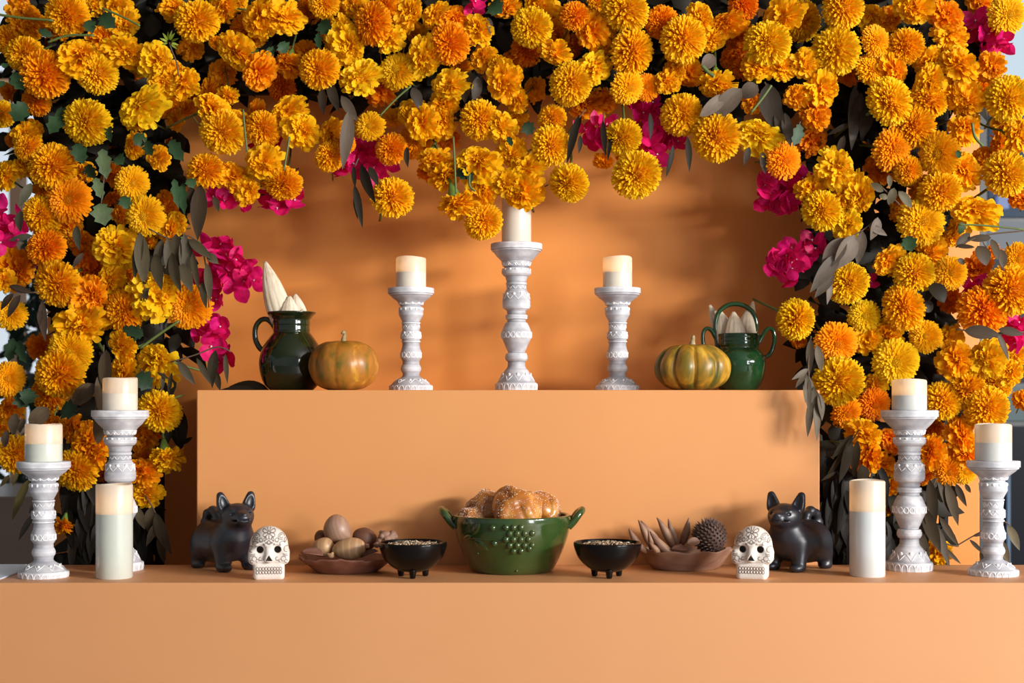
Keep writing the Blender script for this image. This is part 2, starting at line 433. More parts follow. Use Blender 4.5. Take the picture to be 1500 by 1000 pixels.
# ---------------------------------------------------------------- black clay dogs
M['blackclay'] = noisy('burnished_black_clay', [(0.3, (0.008, 0.010, 0.016)), (0.7, (0.013, 0.015, 0.024))], 30, 0.40, 4, bump=0.06, bscale=200)
M['blackclay'].node_tree.nodes['Principled BSDF'].inputs['Specular IOR Level'].default_value = 0.75
def dog_sdf(X, Y, Z):
    d = s_ell(X, Y, Z, (-8, 0, 60), (66, 52, 47))
    d = smin(d, s_ell(X, Y, Z, (-36, 0, 62), (42, 52, 48)), 12)
    d = smin(d, s_ell(X, Y, Z, (36, 0, 66), (36, 46, 44)), 14)
    for s in (-1, 1):
        d = smin(d, s_cap(X, Y, Z, (36, s*27, 62), (46, s*31, 14), 21, 14.5), 9)
        d = smin(d, s_ell(X, Y, Z, (52, s*31, 9), (19, 14.5, 11)), 5)
        d = smin(d, s_ell(X, Y, Z, (-38, s*27, 52), (30, 23, 34)), 8)
        d = smin(d, s_cap(X, Y, Z, (-48, s*32, 34), (-52, s*33, 10), 17, 13), 8)
        d = smin(d, s_ell(X, Y, Z, (-48, s*33, 9), (17, 13.5, 11)), 4)
    # neck, then the head turned towards the lens
    d = smin(d, s_cap(X, Y, Z, (40, 0, 86), (53, -2, 112), 38, 30), 12)
    a = math.radians(-16); hx, hy, hz = 57, -3, 123
    ca, sa = math.cos(a), math.sin(a)
    x, y, z = (X-hx)*ca+(Y-hy)*sa, -(X-hx)*sa+(Y-hy)*ca, Z-hz
    p = math.radians(8); x, z = x*math.cos(p)-z*math.sin(p)*-1, z*math.cos(p)-x*math.sin(p)
    h = s_ell(x, y, z, (0, 0, 0), (33, 34.5, 29))
    h = smin(h, s_cap(x, y, z, (16, 0, -7), (38, 0, -8), 23, 16.5), 8)
    h = smin(h, s_ell(x, y, z, (50, 0, -1), (6, 7, 4.5)), 3)           # nose pad
    for s in (-1, 1):
        h = smin(h, s_ell(x, y, z, (20, s*17, 9), (9, 7, 6)), 5)       # brow
        h = smax(h, -s_ell(x, y, z, (27.5, s*16.5, 2.5), (5, 5, 2.6)), 2)
        h = smin(h, s_ell(x, y, z, (24, s*14.5, 2.2), (5, 5, 2.6)), .8)
        # ear: tall leaf with a hollow front
        ex, ey, ez = x+6, y-s*28, z-29
        t = math.radians(13)*s; ey, ez = ey*math.cos(t)-ez*math.sin(t), ez*math.cos(t)+ey*math.sin(t)
        w = np.clip((ez+30)/56, 0.0, 1.0)
        ear = s_ell(ex, ey, ez, (0, 0, 0), (10.5, 16.5, 27))
        ear = smax(ear, s_cap(ex, ey, ez, (0, 0, -32), (0, 0, 21), 22, 8), 4)
        ear = smax(ear, -s_ell(ex, ey, ez, (12.5, 0, 1), (9, 10.5, 20)), 2)
        h = smin(h, ear, 4)
    gap = np.maximum(np.abs(z+13.5-0.004*y*y)-1.5, np.maximum(26-x, np.sqrt((x-30)**2+y**2)-40))
    h = smax(h, -gap, 1.2)
    for k in range(-4, 5):
        h = smin(h, s_ell(x, y, z, (49-0.10*k*k*4*0.35, k*3.4, -13.3), (3.0, 1.5, 1.6)), .3)
    d = smin(d, h, 8)
    # tail curled in a loop over the rump
    pts = [(-62, 0, 78), (-70, 0, 100), (-62, 0, 121), (-44, 0, 129), (-28, 0, 120), (-20, 0, 104)]
    for (p, q), r in zip(zip(pts, pts[1:]), (12, 11, 10.5, 10, 10)):
        d = smin(d, s_cap(X, Y, Z, p, q, r, r), 5)
    return np.maximum(d, -Z)
pv, qf = sdf_mesh(dog_sdf, (-94, -62, -3), (116, 62, 194), 1.45)
def add_dog(flip, px, Z, yaw, lab):
    v = pv*0.001*np.array((1.0, 1.0, 1.0)); f = qf
    v = v-np.array((0, 0, v[:, 2].min()))
    if flip: v = v*np.array((-1, 1, 1)); f = qf[:, ::-1]
    o = mk('dog_figurine', v, f, M['blackclay'], loc=(W(px, 0, Z).x, Z-DCAM, ZT), rot=(0, 0, math.radians(yaw)))
    sm = o.modifiers.new('smooth', 'SMOOTH'); sm.factor = 0.5; sm.iterations = 4
    o.scale = (0.98, 0.98, 0.91)
    tag(o, lab, 'figurine', 'black pottery dogs')
add_dog(False, 328, 2.93, -47, 'black pottery dog standing between the tall candle and a skull, ears up')
add_dog(True, 1170, 2.925, 45, 'black pottery dog standing behind the skull beside the bluish white candle')

# ---------------------------------------------------------------- skulls
SKL = []   # engraved lines (front projection, mm): (list of (x,z))
def circ(cx, cz, r, a0=0, a1=360, rz=None, n=18): return [(cx+r*math.cos(math.radians(a0+(a1-a0)*i/n)), cz+(rz or r)*math.sin(math.radians(a0+(a1-a0)*i/n))) for i in range(n+1)]
def petal_line(cx, cz, ang, r0, r1, w):
    a = math.radians(ang); out = []
    for i in range(17):
        t = i/16*2*math.pi; l = r0+(r1-r0)*(0.5-0.5*math.cos(t)); s = w*math.sin(t)*(0.4+0.6*(0.5-0.5*math.cos(t)))
        out.append((cx+l*math.cos(a)-s*math.sin(a), cz+l*math.sin(a)+s*math.cos(a)))
    return out
for ang in (-150, -110, -70, -30, 20, 90, 160): SKL.append(petal_line(0, 92, ang, 2.5, 13, 4.2))
SKL.append(circ(0, 92, 2.2))
for s in (-1, 1):
    SKL += [circ(s*24, 84, 6, 0, 300), circ(s*24, 84, 3.2, 60, 330), circ(s*15.5, 78, 3.4), petal_line(s*9, 76, 90+s*20, 0, 8, 2.5), petal_line(s*31, 72, 80, 0, 9, 2.5)]
    SKL += [circ(s*26, 70, 5, 30, 200), circ(s*34, 60, 5, 60, 280), circ(s*28, 42, 4.5, 0, 270), circ(s*22, 38, 3.0, 0, 250), circ(s*33, 37, 3, 20, 300), circ(s*16, 42, 3.2, 90, 300)]
    SKL += [[(s*27, 52), (s*31, 50), (s*35, 51)], [(s*27, 49.5), (s*32, 47), (s*36, 48)], circ(s*7, 84, 1.2), circ(s*10, 70, 1.4), circ(s*5.5, 73, 1.2)]
SKL += [circ(0, 74, 4, 200, 340), [(0, 78), (-3.4, 74.5), (0, 70), (3.4, 74.5), (0, 78)]]
for s in (0, 1):
    for k in range(-4, 5):
        SKL.append(circ(k*5.6, 22.3-s*6.6, 2.7, 0, 360, 3.1, 12))
def line_dist(x, z):
    best = np.full(x.shape, 99.0)
    for L in SKL:
        for (ax, az), (bx, bz) in zip(L, L[1:]):
            dx, dz = bx-ax, bz-az; den = dx*dx+dz*dz+1e-9
            t = np.clip(((x-ax)*dx+(z-az)*dz)/den, 0, 1)
            best = np.minimum(best, np.hypot(x-ax-t*dx, z-az-t*dz))
    return best
def skull_sdf(X, Y, Z):
    d = s_ell(X, Y, Z, (0, 6, 64), (37.5, 44, 38.5))
    ck = s_box(X, Y, Z, (0, -6, 45), (40, 30, 15.5), 11); d = smin(d, ck, 8)
    jaw = s_box(X, Y, Z, (0, -8, 17), (30.5, 27, 19), 10); d = smin(d, jaw, 3)
    d = smin(d, s_ell(X, Y, Z, (0, -35, 69), (26, 6, 6)), 6)      # brow
    for s in (-1, 1):
        d = smax(d, -s_ell(X, Y, Z, (s*17, -42, 59.5), (12, 10, 12)), 4)
        d = smax(d, -s_cap(X, Y, Z, (s*17, -50, 59.5), (s*17, -12, 59.5), 6.9, 6.9), 1)
    d = smin(d, s_cap(X, Y, Z, (0, -35, 56), (0, -39, 43), 6, 9), 4)
    tri = np.maximum(np.abs(X)*1.55+(Z-43)-6.5, -(Z-43)-5.0); d = smax(d, -np.maximum(tri, Y+30), 1)
    for s in (0, 1):
        for k in range(-4, 5):
            d = smin(d, s_ell(X, Y, Z, (k*5.6, -34.0+0.0022*(k*5.6)**2, 22.3-s*6.6), (2.6, 2.6, 3.0)), .6)
    front = (Y < -2)
    ld = np.full(X.shape[0:1]+X.shape[2:], 0.0)
    ld = line_dist(X[:, 0, :], Z[:, 0, :])[:, None, :]
    d = d+np.where(front, np.clip(0.9-ld, 0, 0.9)*0.9, 0)
    return np.maximum(d, 1.5-Z)
sv, sf = sdf_mesh(skull_sdf, (-44, -46, -1), (44, 54, 106), 0.85)
m, nt, b = nmat('engraved_white_clay')
at = node(nt, 'ShaderNodeAttribute', attribute_name='ink_hole_tone')
nz = node(nt, 'ShaderNodeTexNoise', i_Scale=60.0, i_Detail=4.0)
c1 = ramp(nt, nz.outputs['Fac'], [(0.3, (0.66, 0.58, 0.50)), (0.62, (0.80, 0.74, 0.67))])
mx = node(nt, 'ShaderNodeMix', data_type='RGBA'); nt.links.new(at.outputs['Fac'], mx.inputs[0]); nt.links.new(c1, mx.inputs[6]); mx.inputs[7].default_value = (0.085, 0.04, 0.03, 1)
nt.links.new(mx.outputs[2], b.inputs['Base Color']); b.inputs['Roughness'].default_value = 0.7
M['skull'] = m
ink_hole_tone = np.clip((1.0-line_dist(sv[:, 0], sv[:, 2]))/0.55, 0, 1)*(sv[:, 1] < -2)
# lines wrap over the crown: side scrolls seen from beside
ink2 = np.clip((1.0-line_dist(sv[:, 1]*0.9+12, sv[:, 2]))/0.55, 0, 1)*(sv[:, 1] >= -2)*(sv[:, 2] > 30)
hole = np.maximum.reduce([((np.hypot(sv[:, 0]-s*17, sv[:, 2]-59.5) < 7.4) & (sv[:, 1] > -27) & (sv[:, 1] < 0) & (np.abs(sv[:, 0]) < 30)) for s in (-1, 1)]+[(np.abs(sv[:, 0]) < 6) & (np.abs(sv[:, 2]-43) < 7) & (sv[:, 1] > -37) & (sv[:, 1] < -20)])  # mask: inside of the eye and nose holes, coloured darker
ink_hole_tone = np.maximum(np.maximum(ink_hole_tone, ink2*.8)*0.85, hole*0.8)
sme = mesh_data('skull', sv*0.001-np.array((0, 0, 0.0015)), sf, M['skull'])
a = sme.attributes.new('ink_hole_tone', 'FLOAT', 'POINT'); a.data.foreach_set('value', ink_hole_tone.astype(np.float32))
for px, Z, yaw, lab in ((394, 2.775, 9, 'white engraved clay skull in front of the black dog by the striped seeds'), (1103, 2.778, -16, 'white engraved clay skull between the wooden boat bowl and the black dog')):
    o = put('skull', sme, None, (W(px, 0, Z).x, Z-DCAM, ZT), (0, 0, math.radians(yaw)), (0.99, 0.86, 1.0))
    tag(o, lab, 'skull', 'white engraved skulls')

# ---------------------------------------------------------------- green glazed pottery
def glaze(name, c0, c1, c2, rough=0.12):
    m = noisy(name, [(0.28, c0), (0.5, c1), (0.72, c2)], 9.0, rough, 5.0, dist=0.6, bump=0.05, bscale=60, Coat_Weight=0.6, Coat_Roughness=0.08)
    return m
M['glaze_dark'] = glaze('dark_green_glaze', (0.006, 0.010, 0.003), (0.009, 0.017, 0.004), (0.024, 0.034, 0.006))
M['glaze_mid'] = glaze('deep_green_glaze', (0.006, 0.03, 0.008), (0.010, 0.055, 0.016), (0.02, 0.085, 0.025))
M['glaze_bowl'] = glaze('mottled_green_glaze', (0.018, 0.034, 0.008), (0.026, 0.062, 0.013), (0.062, 0.080, 0.018), 0.16)
def handle(pts, r0, r1, k=8, n=10):
    P = catmull(pts, k); L = len(P)
    return tube(P, [r0+(r1-r0)*abs(2*i/(L-1)-1)**2 for i in range(L)], n)
# pitcher (zoom units 4.35 px^-1, centre x 335)
u = 3.13/FPX/4.35
prof = [(r*u, (918-z)*u) for r, z in ((0, 912), (120, 918), (135, 915), (170, 880), (193, 830), (205, 770), (204, 720), (190, 660), (163, 610), (130, 565), (117, 548), (118, 535), (116, 505), (119, 500), (118, 470), (125, 460), (132, 448), (150, 432), (155, 424), (152, 419), (143, 424), (125, 450), (106, 480), (104, 545), (150, 620), (180, 700), (190, 770), (170, 850), (0, 895))]
prof = catmull(prof, 3); prof[0][0] = prof[-1][0] = 0
v, f = lathe(np.abs(prof), 56)
pit = empty('pitcher', (W(427, 0, 3.13).x, 3.13-DCAM, ZU)); mk('vessel', v, f, M['glaze_dark'], pit)
hp = [((x-335)*u, 0, (918-z)*u) for x, z in ((225, 520), (205, 490), (170, 463), (130, 466), (98, 500), (88, 545), (95, 600), (125, 650), (160, 670))]
v, f = handle(hp, 17*u, 19*u); mk('handle', v, f, M['glaze_dark'], pit); pit.rotation_euler = (0, 0, math.radians(-12))
tag(pit, 'dark green glazed pitcher with a loop handle, holding corn husks', 'pitcher')
# three handled pot (centre x 1072 in zoom of 840..1150)
u = 3.17/FPX/4.35
prof = [(r*u, (905-z)*u) for r, z in ((0, 900), (105, 905), (118, 902), (140, 870), (158, 820), (170, 760), (172, 720), (160, 680), (140, 650), (128, 638), (126, 628), (132, 615), (133, 600), (134, 575), (135, 552), (133, 545), (124, 548), (120, 610), (128, 650), (155, 720), (140, 850), (0, 885))]
prof = catmull(prof, 3); prof[0][0] = prof[-1][0] = 0
def ridge(x, y, z, a):
    r = math.hypot(x, y); k = 1+0.012*math.sin((z/u)*0.55) if 275 < z/u < 350 else 1
    return x*k, y*k, z
v, f = lathe(np.abs(prof), 56, ridge)
X0 = 840+1052/4.35
pot = empty('handled_pot', (W(X0, 0, 3.17).x, 3.17-DCAM, ZU)); mk('vessel', v, f, M['glaze_mid'], pot)
hp = [((x-1052)*u, 0, (905-z)*u) for x, z in ((922, 640), (910, 560), (905, 470), (930, 400), (980, 362), (1032, 352), (1090, 365), (1140, 405), (1163, 470), (1160, 530), (1150, 580))]
v, f = handle(hp, 15*u, 17*u); mk('hoop_handle', v, f, M['glaze_mid'], pot)
for side in (-1, 1):
    hp = [(side*x*u, 0, (905-z)*u) for x, z in ((130, 600), (150, 560), (170, 525), (195, 508), (218, 520), (228, 560), (222, 620), (200, 670), (172, 690))]
    v, f = handle(hp, 13*u, 15*u); mk('side_handle', v, f, M['glaze_mid'], pot)
tag(pot, 'small dark green glazed pot with a hoop handle and two side handles, holding husks', 'pot')

# corn husks
M['husk'] = noisy('dry_corn_husk', [(0.3, (0.66, 0.50, 0.32)), (0.55, (0.82, 0.70, 0.52)), (0.75, (0.90, 0.82, 0.68))], 4.0, 0.65, 4.0, stretch=(40, 40, 3), bump=0.2, bscale=10)
def husk(length, width, seed, curl=0.2):
    rr = random.Random(seed); NU, NV = 15, 22; V, F = [], []
    for j in range(NV):
        t = j/(NV-1); w = width*(math.sin(math.pi*min(t*0.62+0.36, 1.0))**0.9)+0.0006
        for i in range(NU):
            s = i/(NU-1)*2-1
            a = s*1.25
            V.append((w*0.62*math.sin(a), -w*0.5*math.cos(a)+0.0012*math.sin(s*16+seed)*w/width+curl*length*(t*t)*0.3, t*length))
    for j in range(NV-1):
        for i in range(NU-1): F.append((j*NU+i, j*NU+i+1, (j+1)*NU+i+1, (j+1)*NU+i))
    return V, F
def add_husk(px0, py0, px1, py1, wpx, Z, label, seed, sink=0.05):
    a = W(px0, py0, Z); b = W(px1, py1, Z); d = (b-a); L = d.length
    a2 = a-d.normalized()*sink; L += sink
    v, f = husk(L, wpx*Z/FPX, seed)
    v = np.array(v)*np.array((1.5, 1.3, 1)); o = mk('corn_husk', v, f, M['husk'])
    z = d.normalized(); y = Vector((0, 1, 0)); x = y.cross(z).normalized(); y = z.cross(x)
    o.matrix_world = Matrix.Translation(a2) @ Matrix((x, y, z)).transposed().to_4x4()
    so = o.modifiers.new('thick', 'SOLIDIFY'); so.thickness = 0.0008
    tag(o, label, 'corn husk', 'dry corn husks')
add_husk(412, 462, 387, 382, 20, 3.13, 'tall pale corn husk leaning out of the pitcher beside pink bracts', 1, .012)
add_husk(424, 462, 424, 433, 17, 3.115, 'short folded corn husk just above the pitcher rim', 2, .02)
add_husk(436, 462, 432, 430, 17, 3.135, 'short streaked corn husk behind another in the pitcher', 3, .02)
add_husk(441, 464, 444, 452, 8, 3.12, 'tiny corn husk tip at the pitcher rim', 4, .02)
add_husk(1062, 486, 1056, 455, 16, 3.17, 'corn husk standing under the hoop handle near the ribbed pumpkin', 5, .03)
add_husk(1077, 486, 1075, 456, 18, 3.15, 'pointed corn husk in the middle under the hoop handle', 6, .03)
add_husk(1093, 486, 1097, 450, 17, 3.17, 'corn husk under the hoop handle near its far side handle', 7, .03)
add_husk(1052, 476, 1040, 446, 12, 3.19, 'curled brown-tipped corn husk outside the hoop handle', 8, .03)
add_husk(1099, 470, 1104, 441, 9, 3.19, 'thin pointed corn husk outside the hoop handle', 9, .03)

# pumpkins
def pumpkin(rx, h, ribs, depth, seed, squash):
    V, F = [], []; n, m_ = 120, 40
    rr = random.Random(seed); ph = [rr.uniform(-.12, .12) for _ in range(ribs)]; dp = [depth*rr.uniform(.6, 1.3) for _ in range(ribs)]
    for j in range(m_+1):
        t = math.pi*j/m_
        for i in range(n):
            a = 2*math.pi*i/n; k = a/(2*math.pi)*ribs; ki = int(k) % ribs; fr = k-int(k)
            g = 1-dp[ki]*(1-math.sin(math.pi*min(max(fr+0, 0), 1))**0.45)
            r = math.sin(t)**0.82*rx*(1-(1-g)*min(1, math.sin(t)*1.4))
            z = -math.cos(t)*h/2
            dim = math.exp(-(math.sin(t)/0.30)**2)
            z += -dim*h*0.07 if z > 0 else dim*h*0.05
            r *= 1+squash*z/h
            V.append((r*math.cos(a), r*math.sin(a), z+h/2))
    for j in range(m_):
        for i in range(n): F.append((j*n+i, j*n+(i+1) % n, (j+1)*n+(i+1) % n, (j+1)*n+i))
    V = np.array(V); V[:, 2] -= V[:, 2].min()
    V = mesh_noise(V, 0.0012, 40, seed)
    return V, F
def pumpkin_mat(name, stops, scale, st):
    m = noisy(name, stops, scale, 0.38, 6.0, stretch=st, dist=0.5, bump=0.12, bscale=30)
    return m
M['pump1'] = pumpkin_mat('orange_pumpkin_skin', [(0.30, (0.14, 0.11, 0.012)), (0.42, (0.33, 0.14, 0.014)), (0.56, (0.43, 0.16, 0.02)), (0.72, (0.60, 0.30, 0.03))], 46, (1, 1, .42))
M['pump2'] = pumpkin_mat('ribbed_pumpkin_skin', [(0.30, (0.07, 0.09, 0.015)), (0.44, (0.22, 0.14, 0.015)), (0.56, (0.46, 0.23, 0.02)), (0.70, (0.68, 0.42, 0.05))], 34, (1, 1, .35))
M['pstem'] = noisy('dry_pumpkin_stem', [(0.3, (0.28, 0.20, 0.08)), (0.7, (0.55, 0.42, 0.22))], 60, 0.8)
Z1 = 3.055
p1 = empty('smooth_pumpkin', (W(503, 0, Z1).x, Z1-DCAM, ZU), (0, 0, .4))
v, f = pumpkin(.0755, .115, 9, .05, 3, 0); mk('skin', v, f, M['pump1'], p1)
v, f = tube(catmull([(0, 0, .1), (0.001, 0, .112), (0.0035, 0.001, .121), (-.002, .002, .126)], 4), [.008, .007, .006, .0055, .005, .0045, .004, .0035, .0035, .004, .005, .0055, .005], 8)
mk('stem', mesh_noise(v, .001, 300, 1), f, M['pstem'], p1)
tag(p1, 'smooth round orange and green pumpkin leaning by the pitcher on the raised block', 'pumpkin')
p2 = empty('ribbed_pumpkin', (W(1014.5, 0, 3.08).x, 3.08-DCAM, ZU), (0, 0, .9))
v, f = pumpkin(.083, .108, 10, .20, 5, -.05); mk('skin', v, f, M['pump2'], p2)
v, f = tube(catmull([(0, 0, .095), (0.0, 0, .104), (0.004, 0, .113), (.001, .002, .117)], 4), [.009, .008, .007, .0065, .006, .005, .0045, .004, .004, .0045, .005, .005, .0045], 8)
mk('stem', mesh_noise(v, .001, 300, 2), f, M['pstem'], p2)
tag(p2, 'deeply ribbed yellow, orange and green pumpkin by the handled pot', 'pumpkin')

# green footed casserole with grape relief
ZB = 2.895; u = ZB/FPX/5.883      # zoom of (630,690)
XB = 630+705/5.883
prof = [(r*u, (885-z)*u) for r, z in ((0, 880), (300, 885), (345, 876), (372, 845), (410, 770), (445, 690), (478, 600), (494, 540), (500, 500), (508, 455), (508, 420), (505, 405), (495, 398), (480, 402), (470, 430), (462, 540), (400, 720), (330, 820), (0, 840))]
prof = catmull(prof, 4); prof[0][0] = prof[-1][0] = 0; prof = np.abs(prof)
v, f = lathe(prof, 72)
bowl = empty('green_casserole', (W(XB, 0, ZB).x, ZB-DCAM, ZT)); ves = mk('vessel', v, f, M['glaze_bowl'], bowl)
outer = [tuple(p) for p in prof[:44]]
def on_bowl(x, z, out=0.0):
    zz = (885-z)*u; r = radius_at(outer, zz)+out; xx = (x-705)*u
    return Vector((xx, -math.sqrt(max(r*r-xx*xx, 1e-6)), zz))
for sx in (-1, 1):
    hp = [(sx*x*u, y, (885-z)*u) for x, y, z in ((480, -.026, 500), (525, -.026, 455), (570, -.024, 395), (600, -.012, 365), (605, 0, 358), (600, .012, 365), (570, .024, 395), (525, .026, 455), (480, .026, 500))]
    v, f = handle(hp, 30*u, 34*u); mk('loop_handle', v, f, M['glaze_bowl'], bowl)
gr = [(655+x*62+(y % 2)*31, 470+y*50) for y in range(5) for x in range(4) if not (y == 0 and x > 2) and not (y == 4 and x in (0,)) and (x, y) != (3, 4)]+[(545, 475), (560, 605), (850, 650)]
for gx, gz in gr:
    p = on_bowl(gx, gz, -.0004); v, f = ellipsoid_vf(p, (29*u, 25*u, 29*u), 12, 8)
    mk('grape_relief', v, f, M['glaze_bowl'], ves)
def leaf_relief(cx, cz, ang, L, wd_):
    V, F = [], []
    for j in range(9):
        t = j/8; w = wd_*math.sin(math.pi*t)**0.8+1
        for i in range(5):
            s = (i-2)/2; l = (t-.5)*L
            x = cx+l*math.cos(ang)-s*w*math.sin(ang); z = cz-(l*math.sin(ang)+s*w*math.cos(ang))
            V.append(on_bowl(x, z, (.0024*(1-abs(s)**2)+.0008*(i == 2))*math.sin(math.pi*t)**.5-.0004))
    for j in range(8):
        for i in range(4): F.append((j*5+i, j*5+i+1, (j+1)*5+i+1, (j+1)*5+i))
    return [tuple(p) for p in V], F
for args in ((405, 490, math.radians(60), 130, 30), (445, 625, math.radians(-35), 150, 34), (330, 570, math.radians(30), 90, 22)):
    v, f = leaf_relief(*args); mk('leaf_relief', v, f, M['glaze_bowl'], ves)
v, f = tube([on_bowl(x, z, .0006) for x, z in ((360, 575), (420, 570), (480, 580), (560, 575), (620, 590), (640, 560))], .0018, 6); mk('vine_relief', v, f, M['glaze_bowl'], ves)
for kx, kz in ((420, 700), (745, 842)):
    v, f = ellipsoid_vf(on_bowl(kx, kz), (.0032, .003, .003), 10, 7); mk('knob', v, f, M['glaze_bowl'], ves)
tag(bowl, 'wide green glazed casserole with raised grapes and two loop handles, full of bread', 'bowl')

# bread of the dead: domed buns with bone strips and sugar
m = noisy('golden_bread_crust', [(0.30, (0.30, 0.085, 0.014)), (0.5, (0.46, 0.16, 0.024)), (0.70, (0.70, 0.36, 0.08))], 26, 0.30, 3.0, bump=0.03, bscale=90, Coat_Weight=0.25, Coat_Roughness=0.2)
M['bread'] = m
M['sugar'] = solid('sugar_grain', (0.9, 0.86, 0.78), 0.3)
def bun_sdf(seed):
    rr = random.Random(seed)
    segs = []
    for k in range(4):
        a = k*math.pi/2+0.45+rr.uniform(-.1, .1)
        pts = []
        for j in range(6):
            t = 0.22+j*0.25; o_ = 0.10*math.sin(j*1.3+k)
            pts.append((41*math.sin(t)*math.cos(a+o_), 41*math.sin(t)*math.sin(a+o_), 31*math.cos(t)-5))
        for j, (p, q) in enumerate(zip(pts, pts[1:])):
            segs.append((p, q, 13.0-.4*j, 12.6-.4*j))
    def fn(X, Y, Z):
        d = s_ell(X, Y, Z, (0, 0, 0), (45, 45, 31))
        for p, q, ra, rb in segs: d = smin(d, s_cap(X, Y, Z, p, q, ra, rb), 1.2)
        d = smin(d, s_ell(X, Y, Z, (0, 0, 30), (19, 19, 10)), 1.5)
        return np.maximum(d, -Z-24)
    return fn
def add_bun(seed, scale, loc, rot, lab):
    v, f = sdf_mesh(bun_sdf(seed), (-66, -66, -28), (66, 66, 54), 2.0)
    root = empty('sweet_bread', loc, rot)
    v = v*0.001*scale
    o = mk('crust', v, f, M['bread'], root); s_ = o.modifiers.new('smooth', 'SMOOTH'); s_.factor = .5; s_.iterations = 2
    sg = []
    up = [p for p in v if p[2] > 0.002]
    for p in R.sample(up, min(420, len(up))):
        q = np.array(p)*1.004; e = R.uniform(.0003, .00058)
        bv, bf = box_vf(-e, e, -e, e, -e, e); mt = np.array(Euler((R.random()*3, R.random()*3, 0)).to_matrix())
        sg.append((bv @ mt.T+q, bf))
    sv_, sf_ = joinvf(sg); tag(mk('sugar', sv_, sf_, M['sugar'], root, smooth=False), kind='stuff')
    tag(root, lab, 'bread', 'sweet bread buns in the green casserole')
bx, by = bowl.location.x, bowl.location.y
u2 = ZB/FPX
def bl(px, py, dy): 
    p = W(px, py, ZB+dy); return (p.x, p.y, p.z)
add_bun(1, 1.16, bl(757, 747, -.022), (math.radians(42), math.radians(4), 0.35), 'round sugared bread bun at the front of the casserole')
add_bun(2, .92, bl(713, 744, .026), (math.radians(10), math.radians(-38), 0.8), 'sugared bread bun tilted near the handle side with the black bowl of seeds')
add_bun(3, .88, bl(795, 745, .030), (math.radians(5), math.radians(42), 0.1), 'sugared bread bun tucked behind the round front bun')
add_bun(4, .58, bl(690, 760, -.014), (math.radians(40), math.radians(-20), 0.5), 'small sugared bread piece low at the casserole rim')

# black tripod bowls of seeds
M['blackglaze'] = solid('glossy_black_glaze', (0.004, 0.003, 0.003), 0.16, Specular_IOR_Level=0.28)
M['seedmix'] = None
u = 2.79/FPX/6.25
prof = [(r*u, (925-z)*u) for r, z in ((0, 878), (80, 876), (160, 850), (225, 800), (275, 740), (305, 660), (312, 620), (308, 606), (298, 604), (290, 625), (260, 720), (200, 790), (120, 830), (0, 845))]
prof = catmull(prof, 4); prof[0][0] = prof[-1][0] = 0; tv, tf = lathe(np.abs(prof), 56)
tb_me = mesh_data('vessel', tv, tf, M['blackglaze'])
fv, ff = lathe([(0, 0), (20*u, 1*u), (27*u, 12*u), (30*u, 40*u), (38*u, 75*u), (36*u, 95*u), (0, 100*u)], 16); ft_me = mesh_data('foot', fv, ff, M['blackglaze'])
m, nt, b = nmat('mixed_seed'); at = node(nt, 'ShaderNodeAttribute', attribute_name='shade')
nt.links.new(ramp(nt, at.outputs['Fac'], [(0.0, (0.04, 0.03, 0.03)), (0.3, (0.30, 0.17, 0.09)), (0.6, (0.55, 0.38, 0.22)), (1.0, (0.80, 0.70, 0.55))]), b.inputs['Base Color']); b.inputs['Roughness'].default_value = .6
M['seedmix'] = m
for k, (px, Z, lab, sl) in enumerate(((605, 2.79, 'small glossy black three-footed bowl of seeds beside the striped seed plate', 'heap of mixed pale seeds and chips in the black bowl by the clay plate'), (890, 2.79, 'small glossy black three-footed bowl of seeds beside the wooden boat bowl', 'heap of mixed tan seeds in the black bowl by the boat bowl'))):
    root = empty('tripod_bowl', (W(px, 0, Z).x, Z-DCAM, ZT), (0, 0, 0))
    put('vessel', tb_me, root)
    for q in range(3):
        a = -math.pi/2+.05+q*2*math.pi/3
        put('foot', ft_me, root, (130*u*math.cos(a), 130*u*math.sin(a), 0))
    tag(root, lab, 'bowl', 'black tripod bowls')
    out, sh = [], []
    for q in range(330):
        a, rr_ = R.random()*6.283, math.sqrt(R.random())*262*u
        e = np.array((R.uniform(.0015, .0042), R.uniform(.001, .0022), R.uniform(.0006, .0014)))
        bv, bf = ellipsoid_vf((0, 0, 0), e, 6, 4); mt = np.array(Euler((R.uniform(-.7, .7), R.uniform(-.7, .7), R.random()*6.3)).to_matrix())
        z = (925-640)*u+.006*(1-(rr_/(262*u))**2)+R.uniform(-.002, .003)
        out.append((bv @ mt.T+np.array((rr_*math.cos(a), rr_*math.sin(a), z)), bf)); sh += [R.random()]*len(bv)
    v, f = joinvf(out); v2, f2 = lathe([(0, (925-655)*u), (268*u, (925-668)*u)], 24)
    v, f = joinvf([(v, f), (v2, [q[::-1] for q in f2])]); sh += [0.05]*len(v2)
    o = mk('seed_mix', v, f, M['seedmix'], None, loc=root.location); a = o.data.attributes.new('shade', 'FLOAT', 'POINT'); a.data.foreach_set('value', sh)
    tag(o, sl, 'seeds', kind='stuff')

